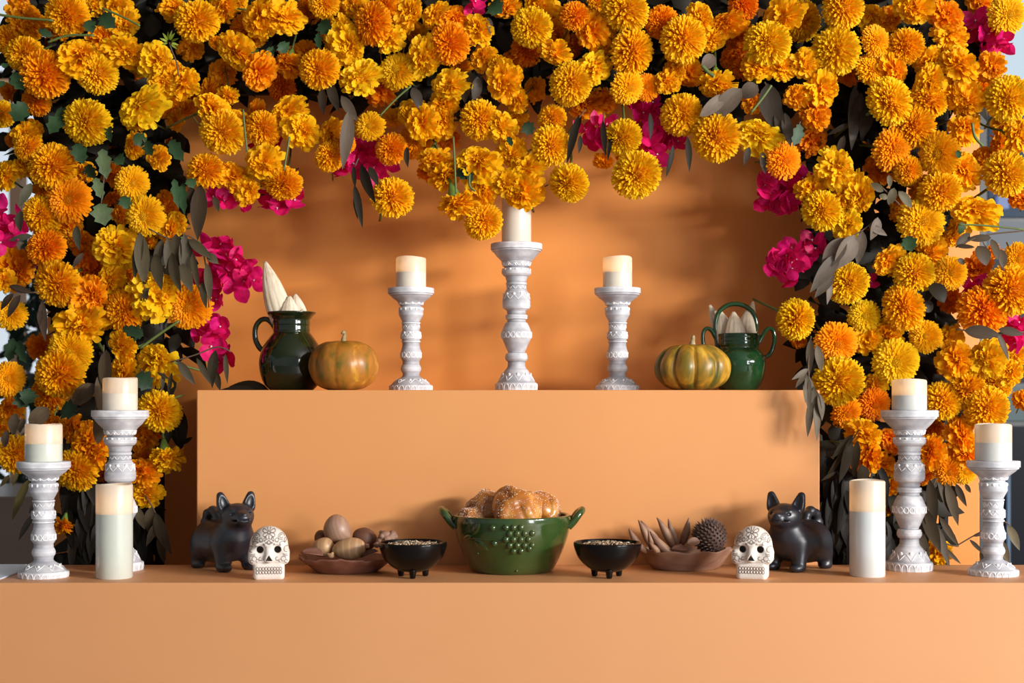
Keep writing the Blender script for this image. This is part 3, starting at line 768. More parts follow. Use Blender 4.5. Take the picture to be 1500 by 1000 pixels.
# clay plate with striped seeds, roots and bark
M['clay'] = noisy('brown_clay', [(0.3, (0.14, 0.052, 0.032)), (0.7, (0.24, 0.10, 0.062))], 18, 0.6, 5, bump=0.2, bscale=90)
ZP = 2.88; u = ZP/FPX/6.25; XP = 507
def wob(x, y, z, a):
    k = 1+.03*math.sin(a*3+1)+.012*math.sin(a*17)*(z > 100*u); return x*k, y*k*0.9, z+(.0024*math.sin(a*4+2)+.0016*math.sin(a*23)*math.sin(a*7))*(z > 100*u)
prof = [(r*u, (885-z)*u) for r, z in ((0, 880), (240, 885), (292, 872), (365, 815), (424, 772), (444, 752), (438, 742), (424, 745), (400, 772), (340, 825), (280, 850), (0, 856))]
prof = catmull(prof, 3); prof[0][0] = prof[-1][0] = 0
v, f = lathe(np.abs(prof), 72, wob)
pl = empty('clay_plate', (W(XP, 0, ZP).x, ZP-DCAM, ZT)); mk('dish', v, f, M['clay'], pl)
tag(pl, 'shallow brown clay plate with a rough rim, holding striped seeds and roots', 'plate')
def stripe_mat(name, c0, c1, c2, sc):
    m, nt, b = nmat(name); tc = node(nt, 'ShaderNodeTexCoord')
    wv = node(nt, 'ShaderNodeTexWave', bands_direction='Z', i_Scale=sc, i_Distortion=5.0, i_Detail=2.0); wv.inputs['Detail Scale'].default_value = .6
    nt.links.new(tc.outputs['Object'], wv.inputs['Vector'])
    nt.links.new(ramp(nt, wv.outputs['Fac'], [(0.0, c0), (0.45, c1), (1.0, c2)]), b.inputs['Base Color']); b.inputs['Roughness'].default_value = .42
    return m
M['seed_a'] = stripe_mat('striped_tan_seed', (0.42, 0.24, 0.11), (0.38, 0.22, 0.12), (0.52, 0.31, 0.15), 26)
M['seed_b'] = stripe_mat('striped_grey_seed', (0.36, 0.21, 0.14), (0.30, 0.17, 0.115), (0.38, 0.23, 0.155), 22)
M['seed_d'] = noisy('dark_seed', [(0.3, (0.08, 0.03, 0.018)), (0.7, (0.17, 0.07, 0.04))], 20, .5)
def pz(zx, zy, dy=0.0): return W(420+zx/6.25, 700+zy/6.25, ZP+dy)
def add_seed(name, zx, zy, dy, r, rot, mat, lab, seed):
    v, f = ellipsoid_vf((0, 0, 0), (1, 1, 1), 28, 18); v = np.array(v)
    v[:, 0] *= 1+.12*v[:, 2]; v[:, 1] *= 1+.12*v[:, 2]
    v = v*np.array(r)*u*1.12; v = mesh_noise(v, .0009, 55, seed)
    o = mk(name, v, f, mat, None, loc=pz(zx, zy, dy), rot=rot); tag(o, lab, 'seed pod')
add_seed('large_seed', 460, 478, .012, (128, 110, 112), (.3, 1.15, .2), M['seed_b'], 'largest striped pinkish brown seed, topmost on the clay plate', 1)
add_seed('large_seed', 570, 648, -.028, (90, 95, 138), (.1, 1.45, .1), M['seed_a'], 'long tan seed with curved stripes at the front of the clay plate', 2)
add_seed('large_seed', 325, 635, -.012, (78, 85, 100), (.2, 1.25, -.2), M['seed_a'], 'egg-sized pale striped seed on the clay plate nearest the skull', 3)
add_seed('large_seed', 318, 545, .035, (60, 70, 62), (.2, .5, 0), M['seed_d'], 'dark seed mostly hidden behind the topmost striped seed', 4)
add_seed('large_seed', 710, 565, .030, (104, 95, 98), (.1, .3, 0), M['seed_d'], 'dark brown domed seed at the back of the clay plate by the roots', 5)
M['root'] = noisy('knobbly_root', [(0.3, (0.17, 0.085, 0.055)), (0.7, (0.34, 0.19, 0.125))], 25, .65, 5, bump=.25, bscale=120)
def root_sdf(X, Y, Z):
    d = s_ell(X, Y, Z, (0, 0, 0), (15, 11, 10))
    for c, r in (((-10, -2, -6), (8, 8, 8)), ((12, -3, -1), (9, 9, 10)), ((15, 2, 8), (8, 8, 7)), ((0, -3, 8), (10, 8, 7)), ((-6, -6, 4), (7, 7, 6)), ((-16, -5, -14), (7, 6, 6)), ((-8, 0, 11), (4, 4, 4)), ((5, -9, -2), (8, 6, 7)), ((21, 0, 2), (5, 6, 6))):
        d = smin(d, s_ell(X, Y, Z, c, r), 2.0)
    return d
v, f = sdf_mesh(root_sdf, (-27, -20, -24), (30, 16, 20), .9)
o = mk('knobbly_root', mesh_noise(v*.001, .0006, 200, 3), f, M['root'], None, loc=pz(900, 545, .0)); tag(o, 'knobbly pinkish brown root behind the black bowl on the clay plate', 'root')
v, f = sdf_mesh(lambda X, Y, Z: smin(s_ell(X, Y, Z, (0, 0, 0), (6.5, 6, 5.5)), smin(s_ell(X, Y, Z, (-5, 0, 3), (3, 3, 2.5)), s_ell(X, Y, Z, (3, 0, 5), (3, 3, 3)), 1), 1.2), (-12, -9, -8), (12, 9, 10), .7)
o = mk('small_root_knob', v*.001, f, M['seed_a'], None, loc=pz(405, 712, -.05)); tag(o, 'small pale knob lying at the front rim of the clay plate', 'root')
o = mk('small_root_knob', v*.0008, f, M['root'], None, loc=pz(735, 625, -.03), rot=(0, .4, 1)); tag(o, 'small brown knob between the tan seed and the root', 'root')
def shard(L, wd_, th, bend):
    V, F = [], []
    for j in range(9):
        t = j/8*2-1; w = wd_*math.sqrt(max(1-t*t, 0.02))
        for i in range(7):
            s = (i-3)/3; V.append((t*L, s*w, bend*(1-t*t)*L+s*s*w*.5))
    for j in range(8):
        for i in range(6): F.append((j*7+i, j*7+i+1, (j+1)*7+i+1, (j+1)*7+i))
    return V, F
def add_shard(p, L, w, rot, lab, mat):
    v, f = shard(L, w, .002, .12); o = mk('bark_piece', v, f, mat, None, loc=p, rot=rot)
    so = o.modifiers.new('thick', 'SOLIDIFY'); so.thickness = .0022; tag(o, lab, 'bark')
add_shard(pz(235, 700, -.045), .023, .012, (.5, .12, .1), 'flat reddish brown bark piece at the plate rim nearest the skull', M['clay'])
add_shard(pz(760, 700, -.035), .018, .008, (.4, -.35, .1), 'thin dark bark piece leaning at the plate rim by the black bowl', M['seed_d'])

# wooden boat bowl with pods and a spiny seed head
M['oldwood'] = noisy('old_brown_wood', [(0.3, (0.17, 0.085, 0.052)), (0.5, (0.26, 0.135, 0.085)), (0.72, (0.38, 0.22, 0.14))], 10, .6, 6, stretch=(.6, 2, 3), dist=.8, bump=.2, bscale=60)
ZW = 2.925; u = ZW/FPX/5.769
def bz(zx, zy, dy=0.0): return W(830+zx/5.769, 740+zy/5.769, ZW+dy)
XW = 830+1005/5.769
def boat(x, y, z, a):
    k = 1+.05*math.sin(a*2+.6)+.03*math.sin(a*3); top = z > 90*u
    return x*k, y*k*0.70, z+(.0018*math.sin(a*9)+.005*math.cos(a)**2*math.copysign(1, math.cos(a))*0+.004*abs(math.cos(a))**3)*top
prof = [(r*u, (560-z)*u) for r, z in ((0, 556), (230, 560), (275, 548), (330, 490), (380, 430), (398, 402), (392, 394), (378, 402), (340, 450), (260, 510), (0, 525))]
prof = catmull(prof, 3); prof[0][0] = prof[-1][0] = 0
v, f = lathe(np.abs(prof), 64, boat)
bw = empty('boat_bowl', (W(XW, 0, ZW).x, ZW-DCAM, ZT)); mk('dish', v, f, M['oldwood'], bw)
tag(bw, 'shallow boat-shaped wooden bowl of pods and a spiny seed head', 'bowl')
M['pod'] = noisy('dry_pod', [(0.3, (0.15, 0.075, 0.048)), (0.55, (0.26, 0.135, 0.085)), (0.75, (0.42, 0.24, 0.13))], 6, .55, 5, stretch=(8, 8, 1), bump=.2, bscale=40)
PODS = [(620, 340, 535, 188, 44, -.01, 'yellowish pod at the outer end of the boat bowl'), (680, 290, 594, 128, 46, .02, 'second tall pod from the bowl end, leaning outward'), (750, 270, 638, 122, 44, .03, 'long dark pod leaning behind the second tall pod'),
        (870, 300, 752, 108, 52, .03, 'broad tall pod in the middle of the back row'), (925, 300, 870, 110, 46, .035, 'upright pod fourth along the back row'), (985, 280, 1020, 104, 48, .035, 'pod leaning towards the spiny seed head'),
        (855, 385, 712, 212, 52, -.035, 'large pod lying across the front of the boat bowl'), (705, 340, 676, 212, 34, -.008, 'slender pod standing behind the large front pod'), (660, 370, 585, 282, 36, -.03, 'short pod low at the bowl end'), (760, 392, 685, 322, 36, -.045, 'short pale pod at the front rim')]
for k, (ax, az, tx, tz, w, dy, lab) in enumerate(PODS):
    a, b_ = bz(ax, az, dy), bz(tx, tz, dy-.004); d = b_-a; L = d.length; a = a-d*.25; d = b_-a; L = d.length
    pts, rad = [], []
    for j in range(13):
        t = j/12; pts.append((math.sin(t*2.2)*.0035*(1 if k % 2 else -1), -.003*math.sin(math.pi*t), t*L)); rad.append(w*.74*u*max(.05, math.sin(math.pi*(0.12+.86*t))**.75*(1-.45*t)*1.25))
    v, f = tube(pts, rad, 12); v = np.array(v); v[:, 0] *= 1.0
    o = mk('dry_pod', mesh_noise(v, .0006, 120, k), f, M['pod'])
    z = d.normalized(); y = Vector((0, 1, 0)); x = y.cross(z).normalized(); y = z.cross(x); o.matrix_world = Matrix.Translation(a) @ Matrix((x, y, z)).transposed().to_4x4()
    tag(o, lab, 'seed pod', 'dry pods in the boat bowl')
M['spiny'] = noisy('spiny_seed_head', [(0.3, (0.06, 0.032, 0.025)), (0.7, (0.13, 0.075, 0.06))], 30, .7, 4)
sr = 158*u; root = empty('spiny_seed_head', bz(1215, 268, -.004), (math.radians(0), math.radians(-35), math.radians(0)))
v, f = ellipsoid_vf((0, 0, 0), (sr*.84,)*3, 24, 16); mk('core', v, f, M['spiny'], root)
out = []
for j in range(1, 14):
    th = math.pi*j/14; n = max(4, int(26*math.sin(th)))
    for i in range(n):
        ph = 2*math.pi*(i+.5*(j % 2))/n
        d = Vector((math.sin(th)*math.cos(ph), math.sin(th)*math.sin(ph), math.cos(th))); t = d.orthogonal().normalized(); s = d.cross(t)
        b0 = d*sr*.78; w = sr*.11; tip = d*sr*1.0+Vector((0, 0, .12*sr))
        out.append(([tuple(b0+t*w), tuple(b0+s*w), tuple(b0-t*w), tuple(b0-s*w), tuple(tip)], [(0, 1, 4), (1, 2, 4), (2, 3, 4), (3, 0, 4)]))
v, f = joinvf(out); tag(mk('spines', v, f, M['spiny'], root, smooth=False), kind='stuff')
tag(root, 'round dark spiny seed head at the end of the boat bowl by the skull', 'seed head')
add_shard(bz(1070, 318, -.045), .014, .010, (.9, -.25, .2), 'curled light brown bark strip touching the spiny seed head', M['oldwood'])
add_shard(bz(960, 380, -.04), .020, .010, (.5, .1, .3), 'flat brown bark chip lying in the boat bowl front', M['clay'])
add_shard(bz(1370, 385, -.01), .010, .008, (.6, .1, .3), 'small pale bark chip under the spiny seed head', M['pod'])
# ---------------------------------------------------------------- marigolds
def petals_vf(specs, prof, ncol):
    """specs: list of dict(d, t, s, rb, rt, w, curl, cup, frill, ph)"""
    V, F, T = [], [], []
    rows = len(prof)
    for (d, t, s, rb, rt, w, curl, cup, frill, ph) in specs:
        st = len(V)
        for (uu, ww) in prof:
            c = d*(rb+(rt-rb)*uu)+t*(curl*uu*uu)
            for k in range(ncol):
                q = (k/(ncol-1))*2-1
                p = c+s*(q*w*ww)-t*(cup*q*q*w*ww)+t*(frill*uu*uu*math.sin(q*4.2+ph))-d*(0.10*w*q*q*uu)
                V.append(p); T.append(uu)
        for j in range(rows-1):
            for k in range(ncol-1):
                a = st+j*ncol+k; F.append((a, a+1, a+1+ncol, a+ncol))
    return V, F, T
def flower_mesh(kind, seed):
    rr = random.Random(seed); specs = []
    def frame(th, ph):
        d = np.array((math.sin(th)*math.cos(ph), math.sin(th)*math.sin(ph), math.cos(th)))
        t = np.array((math.cos(th)*math.cos(ph), math.cos(th)*math.sin(ph), -math.sin(th))); s = np.cross(d, t)
        return d, t, s
    GA = math.pi*(3-math.sqrt(5))
    if kind == 'pompon':
        N = 640; tmax = math.radians(122)
        lump = [(rr.uniform(.2, 1.3), rr.uniform(0, 6.28), rr.uniform(-.05, .05)) for _ in range(4)]
        for i in range(N):
            th = math.acos(1-(1-math.cos(tmax))*(i+.5)/N)+rr.uniform(-.05, .05); ph = i*GA+rr.uniform(-.14, .14)
            d, t, s = frame(max(th, .01), ph)
            a = rr.uniform(-.9, .9); t2 = t*math.cos(a)+s*math.sin(a); s2 = np.cross(d, t2)
            k = 1+sum(am*math.cos(ph-p0)*math.sin(th*f_) for f_, p0, am in lump)
            rt = (0.985 if th < 2 else .93)*k*rr.uniform(.92, 1.05)*(1-.10*math.exp(-(th/.30)**2))
            specs.append((d, t2, s2, .52, rt, rr.uniform(.046, .066), rr.uniform(-.02, .10)+(.07 if th > 1.2 else -.03), rr.uniform(.45, .9), 0.004, rr.random()*6))
        prof = [(0.0, .45), (.45, .8), (.80, 1.0), (.95, .72), (1.0, .18)]; ncol = 3; flat = .80
    elif kind == 'ruffled':
        N = 150; tmax = math.radians(112)
        lump = [(rr.uniform(.5, 1.6), rr.uniform(0, 6.28), rr.uniform(-.17, .17)) for _ in range(6)]
        for i in range(N):
            th = math.acos(1-(1-math.cos(tmax))*(i+.5)/N)+rr.uniform(-.14, .14); ph = i*GA+rr.uniform(-.3, .3)
            d, t, s = frame(max(th, .01), ph)
            a = rr.uniform(-1.3, 1.3) if th < .9 else rr.uniform(-.6, .6); t2 = t*math.cos(a)+s*math.sin(a); s2 = np.cross(d, t2)
            k = 1+sum(am*math.cos(ph*1.0-p0)*math.sin(th*f_) for f_, p0, am in lump)
            rt = k*rr.uniform(.66, 1.10)*(.86 if th < .5 else 1.0)
            specs.append((d, t2, s2, .25, rt, rr.uniform(.13, .24), rr.uniform(-.18, .26), rr.uniform(-.3, .5), rr.uniform(.03, .085), rr.random()*6))
        prof = [(0.0, .25), (.35, .55), (.68, .92), (.90, 1.0), (1.0, .72)]; ncol = 5; flat = .78
    else:
        N = 330
        for i in range(N):
            x = (i+.5)/N; th = math.radians(17+x**0.8*86)+rr.uniform(-.04, .04); ph = i*GA+rr.uniform(-.1, .1)
            d, t, s = frame(th, ph)
            a = rr.uniform(-.25, .25); t2 = t*math.cos(a)+s*math.sin(a); s2 = np.cross(d, t2)
            rt = (.60+.42*x**.5)*rr.uniform(.93, 1.05)
            specs.append((d, t2, s2, .22, rt, rr.uniform(.052, .074)*(.75+.35*x), rr.uniform(.0, .08), rr.uniform(.3, .8), .004, rr.random()*6))
        prof = [(0.0, .45), (.4, .75), (.78, 1.0), (.94, .8), (1.0, .25)]; ncol = 3; flat = .72
    V, F, T = petals_vf(specs, prof, ncol)
    cv, cf = ellipsoid_vf((0, 0, -.03), (.56, .56, .50) if kind != 'ruffled' else (.45, .45, .42), 14, 8)
    n = len(V); V = np.concatenate([np.array(V), cv]); F = F+[tuple(i+n for i in q) for q in cf]; T = T+[-0.25]*len(cv)
    V[:, 2] *= flat
    me = mesh_data('petals', V, F, M['petal']); a = me.attributes.new('tip', 'FLOAT', 'POINT')
    a.data.foreach_set('value', np.clip(np.array(T, np.float32), 0, 1))
    return me
FM = {k: [flower_mesh(k, 100*n+i) for i in range(5)] for n, k in enumerate(('pompon', 'ruffled', 'rayed'))}
cv, cf = ellipsoid_vf((0, 0, .26), (.21, .21, .12), 10, 6)
eye_parts = [(cv, cf)]
for i in range(60):
    th = math.acos(1-.9*(i+.5)/60); ph = i*2.39996
    d = np.array((math.sin(th)*math.cos(ph), math.sin(th)*math.sin(ph), math.cos(th)))*np.array((.22, .22, .15))+np.array((0, 0, .27))
    eye_parts.append(ellipsoid_vf(d, (.026, .026, .055), 5, 3))
v, f = joinvf(eye_parts); EYE = mesh_data('flower_center', v, f, M['petal']); a = EYE.attributes.new('tip', 'FLOAT', 'POINT'); a.data.foreach_set('value', [0.75]*len(v))
v, f = lathe([(0, -.98), (.10, -.96), (.15, -.85), (.24, -.62), (.34, -.42), (.42, -.28), (.40, -.20), (0, -.15)], 12); CAL = mesh_data('calyx', v, f, M['calyx'])
v, f = tube([(0, 0, -.9), (.04, .02, -1.5), (.02, .10, -2.2), (-.05, .25, -2.9)], [.075, .065, .06, .055], 6); STEM = mesh_data('stem', v, f, M['stem'])

TONE = [(1.0, .63, .012), (1.0, .55, .008), (1.0, .42, .006), (.96, .30, .006)]
FL = """
99 22 29 P1 0|136 7 17 M1 1|168 10 20 M1 1|183 36 20 M1 1|35 20 20 M2 1|42 38 22 M2 1|27 2 14 M3 1|14 58 20 P1 1|38 80 25 P1 0|66 109 33 P2 0|54 148 20 P2 1|82 42 19 M2 1|119 80 26 M1 0|143 108 28 P0 0|78 72 14 M2 2|108 125 15 M3 2|155 58 20 M2 1|186 76 24 M1 0|212 22 14 M1 2|216 57 16 M3 2|235 88 22 M0 0|210 93 16 M1 1|240 117 19 M1 0|195 112 18 M2 2|203 155 26 M0 0|206 176 20 M0 0|237 147 24 P2 1|4 167 18 P0 0|14 136 12 M3 2|128 180 32 P0 0
289 31 29 P1 0|258 10 16 M1 1|330 8 20 M1 0|348 5 16 M1 1|282 70 16 M2 1|316 64 9 M2 0|347 77 24 M1 0|380 28 25 M1 0|418 27 25 M1 0|366 45 26 P2 1|452 15 18 P2 1|476 5 21 P0 0|491 20 17 M2 1|446 48 17 P3 2|333 105 16 M2 1|379 107 22 M2 0|294 101 12 M3 2|269 119 21 M1 0|256 106 17 M1 0|422 92 18 S2 0|467 102 27 P1 0|450 78 18 M2 1|413 127 21 P3 1|492 52 16 M2 1|495 80 17 M1 1|309 156 23 M0 0|305 135 17 M2 1|335 140 14 S1 0|275 158 12 M2 1|254 155 15 M1 1|272 143 13 M3 2|420 162 21 M1 0|344 177 18 M1 0
519 8 18 M1 0|505 18 12 M1 1|565 5 17 M2 0|546 34 28 P2 0|570 53 20 M0 0|604 20 20 M1 0|636 22 19 M1 0|667 25 20 M2 0|619 40 16 M3 2|515 68 24 M1 0|503 50 18 M1 0|525 115 25 M0 0|556 128 22 M3 1|583 104 26 R0 0|620 85 25 M0 0|609 55 16 M1 1|658 64 28 P2 0|700 42 19 M1 0|707 84 17 M1 0|728 95 14 M1 0|657 126 22 M0 0|619 124 13 M3 2|672 103 15 M2 1|738 122 24 M1 0|741 12 17 M2 1|743 72 16 M3 2|651 155 18 M1 0|603 166 20 M1 0|703 176 27 P1 0
779 41 27 P0 0|786 9 22 M1 1|815 22 14 M2 1|843 24 21 P2 0|867 42 23 M2 0|873 5 13 M1 1|917 14 31 P0 0|818 50 18 M2 1|812 78 18 M1 0|772 73 22 P3 1|843 70 18 P3 2|889 58 18 M1 0|925 75 31 P1 0|969 33 22 P2 0|1001 58 32 P0 0|837 122 29 P0 0|872 98 22 M0 0|919 128 24 R1 0|947 128 18 R2 0|976 120 17 M1 0|990 103 15 M1 0|857 153 22 M2 1|887 145 16 M2 1|781 126 14 M2 1|757 143 16 M1 0|806 95 12 M3 2|809 173 19 P1 0|1000 168 28 P0 0|755 85 14 M3 1
1088 8 20 P3 0|1027 26 18 M1 0|1062 32 19 M2 0|1044 60 16 M1 0|1124 63 31 P0 0|1146 24 24 M1 0|1173 31 27 P1 1|1203 36 17 M3 2|1234 12 29 P0 0|1224 73 32 P0 0|1080 55 18 M3 1|1077 80 20 M3 1|1089 100 16 M3 1|1111 100 20 M1 0|1146 100 19 M1 0|1178 95 20 M1 0|1007 105 18 M2 1|1050 123 22 S0 0|1204 133 24 M1 0|1165 142 16 M2 0|1191 163 20 M3 0|1102 152 15 M2 0|1240 110 15 M3 1
1279 22 18 M1 1|1338 15 24 M1 0|1308 28 16 M2 1|1387 22 21 M2 0|1392 50 21 M1 0|1283 60 22 R1 0|1326 68 25 P1 0|1277 102 23 R1 0|1312 105 20 M1 0|1361 92 19 M1 0|1402 92 23 M1 0|1434 5 18 M2 1|1475 22 27 R0 0|1446 70 16 M2 1|1453 100 19 M2 0|1437 122 16 M2 1|1302 150 33 P0 0|1360 119 21 M1 0|1360 148 25 P1 0|1400 132 21 M1 0|1417 152 22 M1 0|1476 145 31 P0 0
39 200 19 M1 0|42 216 20 P1 0|35 243 17 M1 0|49 184 8 M2 1|78 245 33 P1 0|8 258 18 M1 0|102 293 30 R2 0|61 315 25 P1 0|100 328 18 M2 1|66 280 14 M2 1|124 250 14 M1 0|194 215 15 M1 0|231 230 15 M1 0|172 207 16 M3 2|194 268 23 R1 0|167 257 16 M2 1|166 290 14 M3 1|176 312 13 M2 1|213 316 27 R0 0|80 205 12 M3 2|20 205 12 M3 2|138 336 10 M3 2|245 300 16 M2 1|241 332 16 M1 1|229 255 8 M2 2
326 193 30 P0 0|385 189 24 P1 0|444 192 23 M1 0|484 195 19 M1 0|484 228 21 P1 0|302 250 25 P1 0|343 258 21 M1 0|384 238 24 M1 0|400 258 17 M1 0|416 268 25 Q1 0|365 280 16 M1 0|256 175 12 M1 1|255 210 10 M3 2|258 325 14 M1 0|372 165 12 M2 1
542 185 20 R1 0|573 218 21 P2 0|503 210 16 P2 0|618 178 23 M1 0|578 172 13 M1 1|611 207 25 R2 1|650 175 19 M1 0|636 235 21 S1 0|653 256 20 S1 0|627 250 14 M2 1|655 200 15 M3 1|733 185 20 M1 0|700 235 26 M1 0|750 230 19 M1 0|668 297 24 S1 0|710 280 18 M1 0|709 324 25 P0 0|742 270 20 M1 0|575 289 28 P0 0
807 214 27 P0 0|833 267 27 Q0 0|771 250 21 M1 0|763 280 25 M1 0|784 277 14 M1 0|757 172 14 M1 1|911 201 26 Q0 0|933 255 32 P0 0|921 228 18 M2 1|886 239 11 M2 1|941 185 12 M2 1|962 184 14 M2 1
1049 201 33 P0 0|1110 194 25 M0 0|1148 235 26 R2 0|1194 172 16 M2 0|1192 204 18 M3 1|1226 245 25 M0 0|1192 280 17 M1 0|1204 308 27 P0 0|1238 292 19 M1 0|1262 290 22 M1 0|1243 328 19 M0 0
1338 185 29 P1 0|1308 218 30 R2 0|1331 250 20 P1 0|1286 248 20 M3 1|1258 222 14 M3 2|1376 226 29 R1 0|1411 188 22 M1 0|1416 168 18 M1 0|1413 250 23 M1 0|1352 278 16 M2 1|1377 281 28 P1 0|1474 255 31 P0 0|1462 212 18 M2 1|1490 196 23 M1 0|1476 178 18 M1 1|1425 305 25 M1 0|1350 325 32 R1 0|1322 312 14 M2 1|1444 235 13 M2 1|1497 292 14 M3 0|1313 297 10 M2 1|1398 337 14 M1 1
68 362 26 P2 0|87 416 32 P1 0|5 408 15 M1 0|28 398 25 M2 1|15 460 22 R1 0|122 355 18 M2 1|168 361 28 M0 0|136 396 22 M3 1|160 410 20 M1 0|139 434 25 M2 0|120 478 32 M1 0|150 465 18 M1 0|55 505 14 M3 1|184 456 28 P1 0|186 398 16 M1 1|234 432 31 M0 0|277 449 31 R2 0|249 342 16 M1 0|219 355 9 M1 1
12 555 23 R1 0|104 514 29 R1 0|88 548 33 P1 0|72 578 24 P2 1|62 508 16 M3 1|12 598 18 M2 0|3 626 12 M2 1|132 550 13 M3 2|127 592 14 M3 2|75 620 15 M2 0|105 625 19 M2 0|130 645 25 M2 0|25 665 27 P1 0|179 509 20 M1 0|181 545 20 M1 0|232 525 27 M0 0|234 602 29 P0 0|215 640 18 M2 1|205 537 10 M3 2|112 688 28 P1 0|138 660 22 M2 0|150 693 10 M3 1|93 769 14 S2 0|242 669 22 S0 0|206 648 14 M2 1|207 690 20 M2 0|213 724 19 M1 0|213 672 14 M3 1
1242 414 28 P0 0|1166 468 28 P0 0|1297 380 20 M1 0|1266 463 22 R0 0|1275 358 15 M3 2|1270 393 12 M3 2|1278 440 17 M3 2|1249 385 10 M2 2|1338 400 28 P0 0|1318 396 14 M1 1|1323 449 30 P1 0|1392 400 23 R1 0|1360 372 20 M1 1|1480 425 36 P1 0|1440 455 34 P2 0|1490 378 21 R1 0|1432 393 18 M3 1|1392 442 16 M3 1|1396 348 12 M1 1|1356 493 22 R1 0|1452 370 10 M3 2
1225 502 29 R2 0|1228 558 34 P0 0|1172 500 10 M3 1|1270 500 19 M1 0|1298 490 20 M1 0|1312 530 31 R0 0|1240 605 21 R2 1|1280 592 23 R3 1|1281 562 16 M1 1|1267 637 21 M1 0|1262 533 12 M3 2|1222 643 7 M3 2|1390 497 17 M1 0|1402 528 24 M1 0|1444 524 25 M0 0|1416 570 27 P1 0|1460 565 20 P1 1|1445 597 30 P0 0|1381 588 26 P0 0|1480 545 17 M1 0|1488 520 12 M1 0|1497 585 14 M2 0|1368 548 18 M3 2|1408 638 22 M2 0|1368 622 14 M3 1|1412 612 16 M3 2
1275 668 22 M2 0|1292 682 20 M2 1|1303 714 12 M2 1|1300 745 8 M2 1|1362 661 20 M2 0|1390 690 21 R2 0|1412 690 18 R1 0|1350 700 14 M3 1|1377 808 17 M1 0|1415 665 18 M2 0|1340 640 14 M3 1|1305 640 15 M3 1
"""
KIND = {'P': 'pompon', 'Q': 'pompon', 'M': 'ruffled', 'S': 'ruffled', 'R': 'rayed'}
FORM = {'P': 'pompon', 'Q': 'hanging pompon', 'M': 'ruffled', 'S': 'sideways ruffled', 'R': 'open-centred'}
TN = ['yellow', 'golden', 'orange', 'deep orange']
COLS = [(60, 'by the bright window'), (130, 'above the pale strip'), (200, 'above the standing candle'), (270, 'beside the raised block'), (370, 'beside the pitcher'), (480, 'above the pitcher'), (570, 'above the smooth pumpkin'), (660, 'above the short candlestick by the pitcher'),
        (735, 'beside the middle candle'), (830, 'above the middle candle'), (940, 'above the glowing shelf candle'), (1070, 'above the ribbed pumpkin'), (1150, 'above the handled pot'), (1240, 'above the raised block corner'), (1310, 'above the bluish candle'), (1390, 'above the glowing table candle'), (1700, 'by the dark window')]
def rowname(x, y):
    side = x < 275 or x > 1150
    if y < 45: return 'along the top edge'
    if y < 95: return 'high in the arch'
    if y < 150: return 'mid arch'
    if y < 215: return 'low in the arch' if not side else 'where arch meets column'
    if not side: return 'on the hanging fringe'
    if y < 340: return 'high on the column'
    if y < 480: return 'mid column'
    if y < 610: return 'low on the column'
    return 'at the column foot'
items = []
for ln in FL.strip().splitlines():
    for it in ln.split('|'):
        x, y, r, kt, ly = it.split(); items.append((float(x), float(y), float(r), kt[0], int(kt[1]), int(ly)))
base_labels = []
for x, y, r, k, t, ly in items:
    size = 'large ' if r >= 27 else ('small ' if r <= 16 else '')
    col = next(n for lim, n in COLS if x < lim)
    base_labels.append(f"{size}{TN[t]} {FORM[k]} marigold {rowname(x, y)} {col}")
byl = {}
for i, b_ in enumerate(base_labels): byl.setdefault(b_, []).append(i)
ORD = ['upper', 'lower']
ORD3 = ['highest', 'second highest', 'third highest', 'fourth highest', 'fifth highest', 'sixth highest', 'seventh highest']
labels = {}
for b_, ids in byl.items():
    ids = sorted(ids, key=lambda i: items[i][1])
    for n, i in enumerate(ids):
        labels[i] = b_ if len(ids) == 1 else (ORD[n]+' '+b_ if len(ids) == 2 else ORD3[n]+' '+b_)
for i, (x, y, r, k, t, ly) in enumerate(items):
    Z = 3.075+.075*ly-(r-20)*.0016+R.uniform(-.012, .012)
    if x < 40 or x > 1460: Z -= 0.0
    rad = r*Z/FPX*(1.15 if k in 'PQR' else 1.22)
    kind = KIND[k]
    pos = W(x, y, Z)
    # facing: towards the room, hanging ones look down, outer ones look outward
    yaw = R.gauss(0, .30); pit = R.gauss(-.10, .25)
    if k == 'S': pit = R.uniform(-1.25, -.95)
    if k == 'Q': pit = -.85
    if k == 'R': pit *= .6; yaw *= .7
    f = Vector((math.sin(yaw)*math.cos(pit), -math.cos(yaw)*math.cos(pit), math.sin(pit))).normalized()
    root = empty(kind+'_marigold', pos)
    q = f.to_track_quat('Z', 'Y') @ Euler((0, 0, R.uniform(0, 6.28))).to_quaternion()
    root.rotation_mode = 'QUATERNION'; root.rotation_quaternion = q
    sxy = R.uniform(.94, 1.06) if k in 'PQR' else R.uniform(.84, 1.18)
    root.scale = (rad*sxy, rad/sxy, rad*(1.0 if k != 'S' else 1.15))
    c = TONE[t]; jit = R.uniform(.94, 1.06)
    pc = (min(c[0]*R.uniform(.94, 1.0), 1), min(c[1]*jit, .75), c[2], 1)
    o = put('petals', R.choice(FM[kind]), root); o.color = pc; o['kind'] = 'stuff'
    put('calyx', CAL, root); put('stem', STEM, root)
    if k == 'R':
        e = put('flower_center', EYE, root); e.color = (pc[0]*.96, pc[1]*.95, pc[2], 1)
    tag(root, labels[i], 'flower', {'pompon': 'pompon marigolds of the arch', 'ruffled': 'ruffled marigolds of the arch', 'rayed': 'open-centred marigolds of the arch'}[kind])

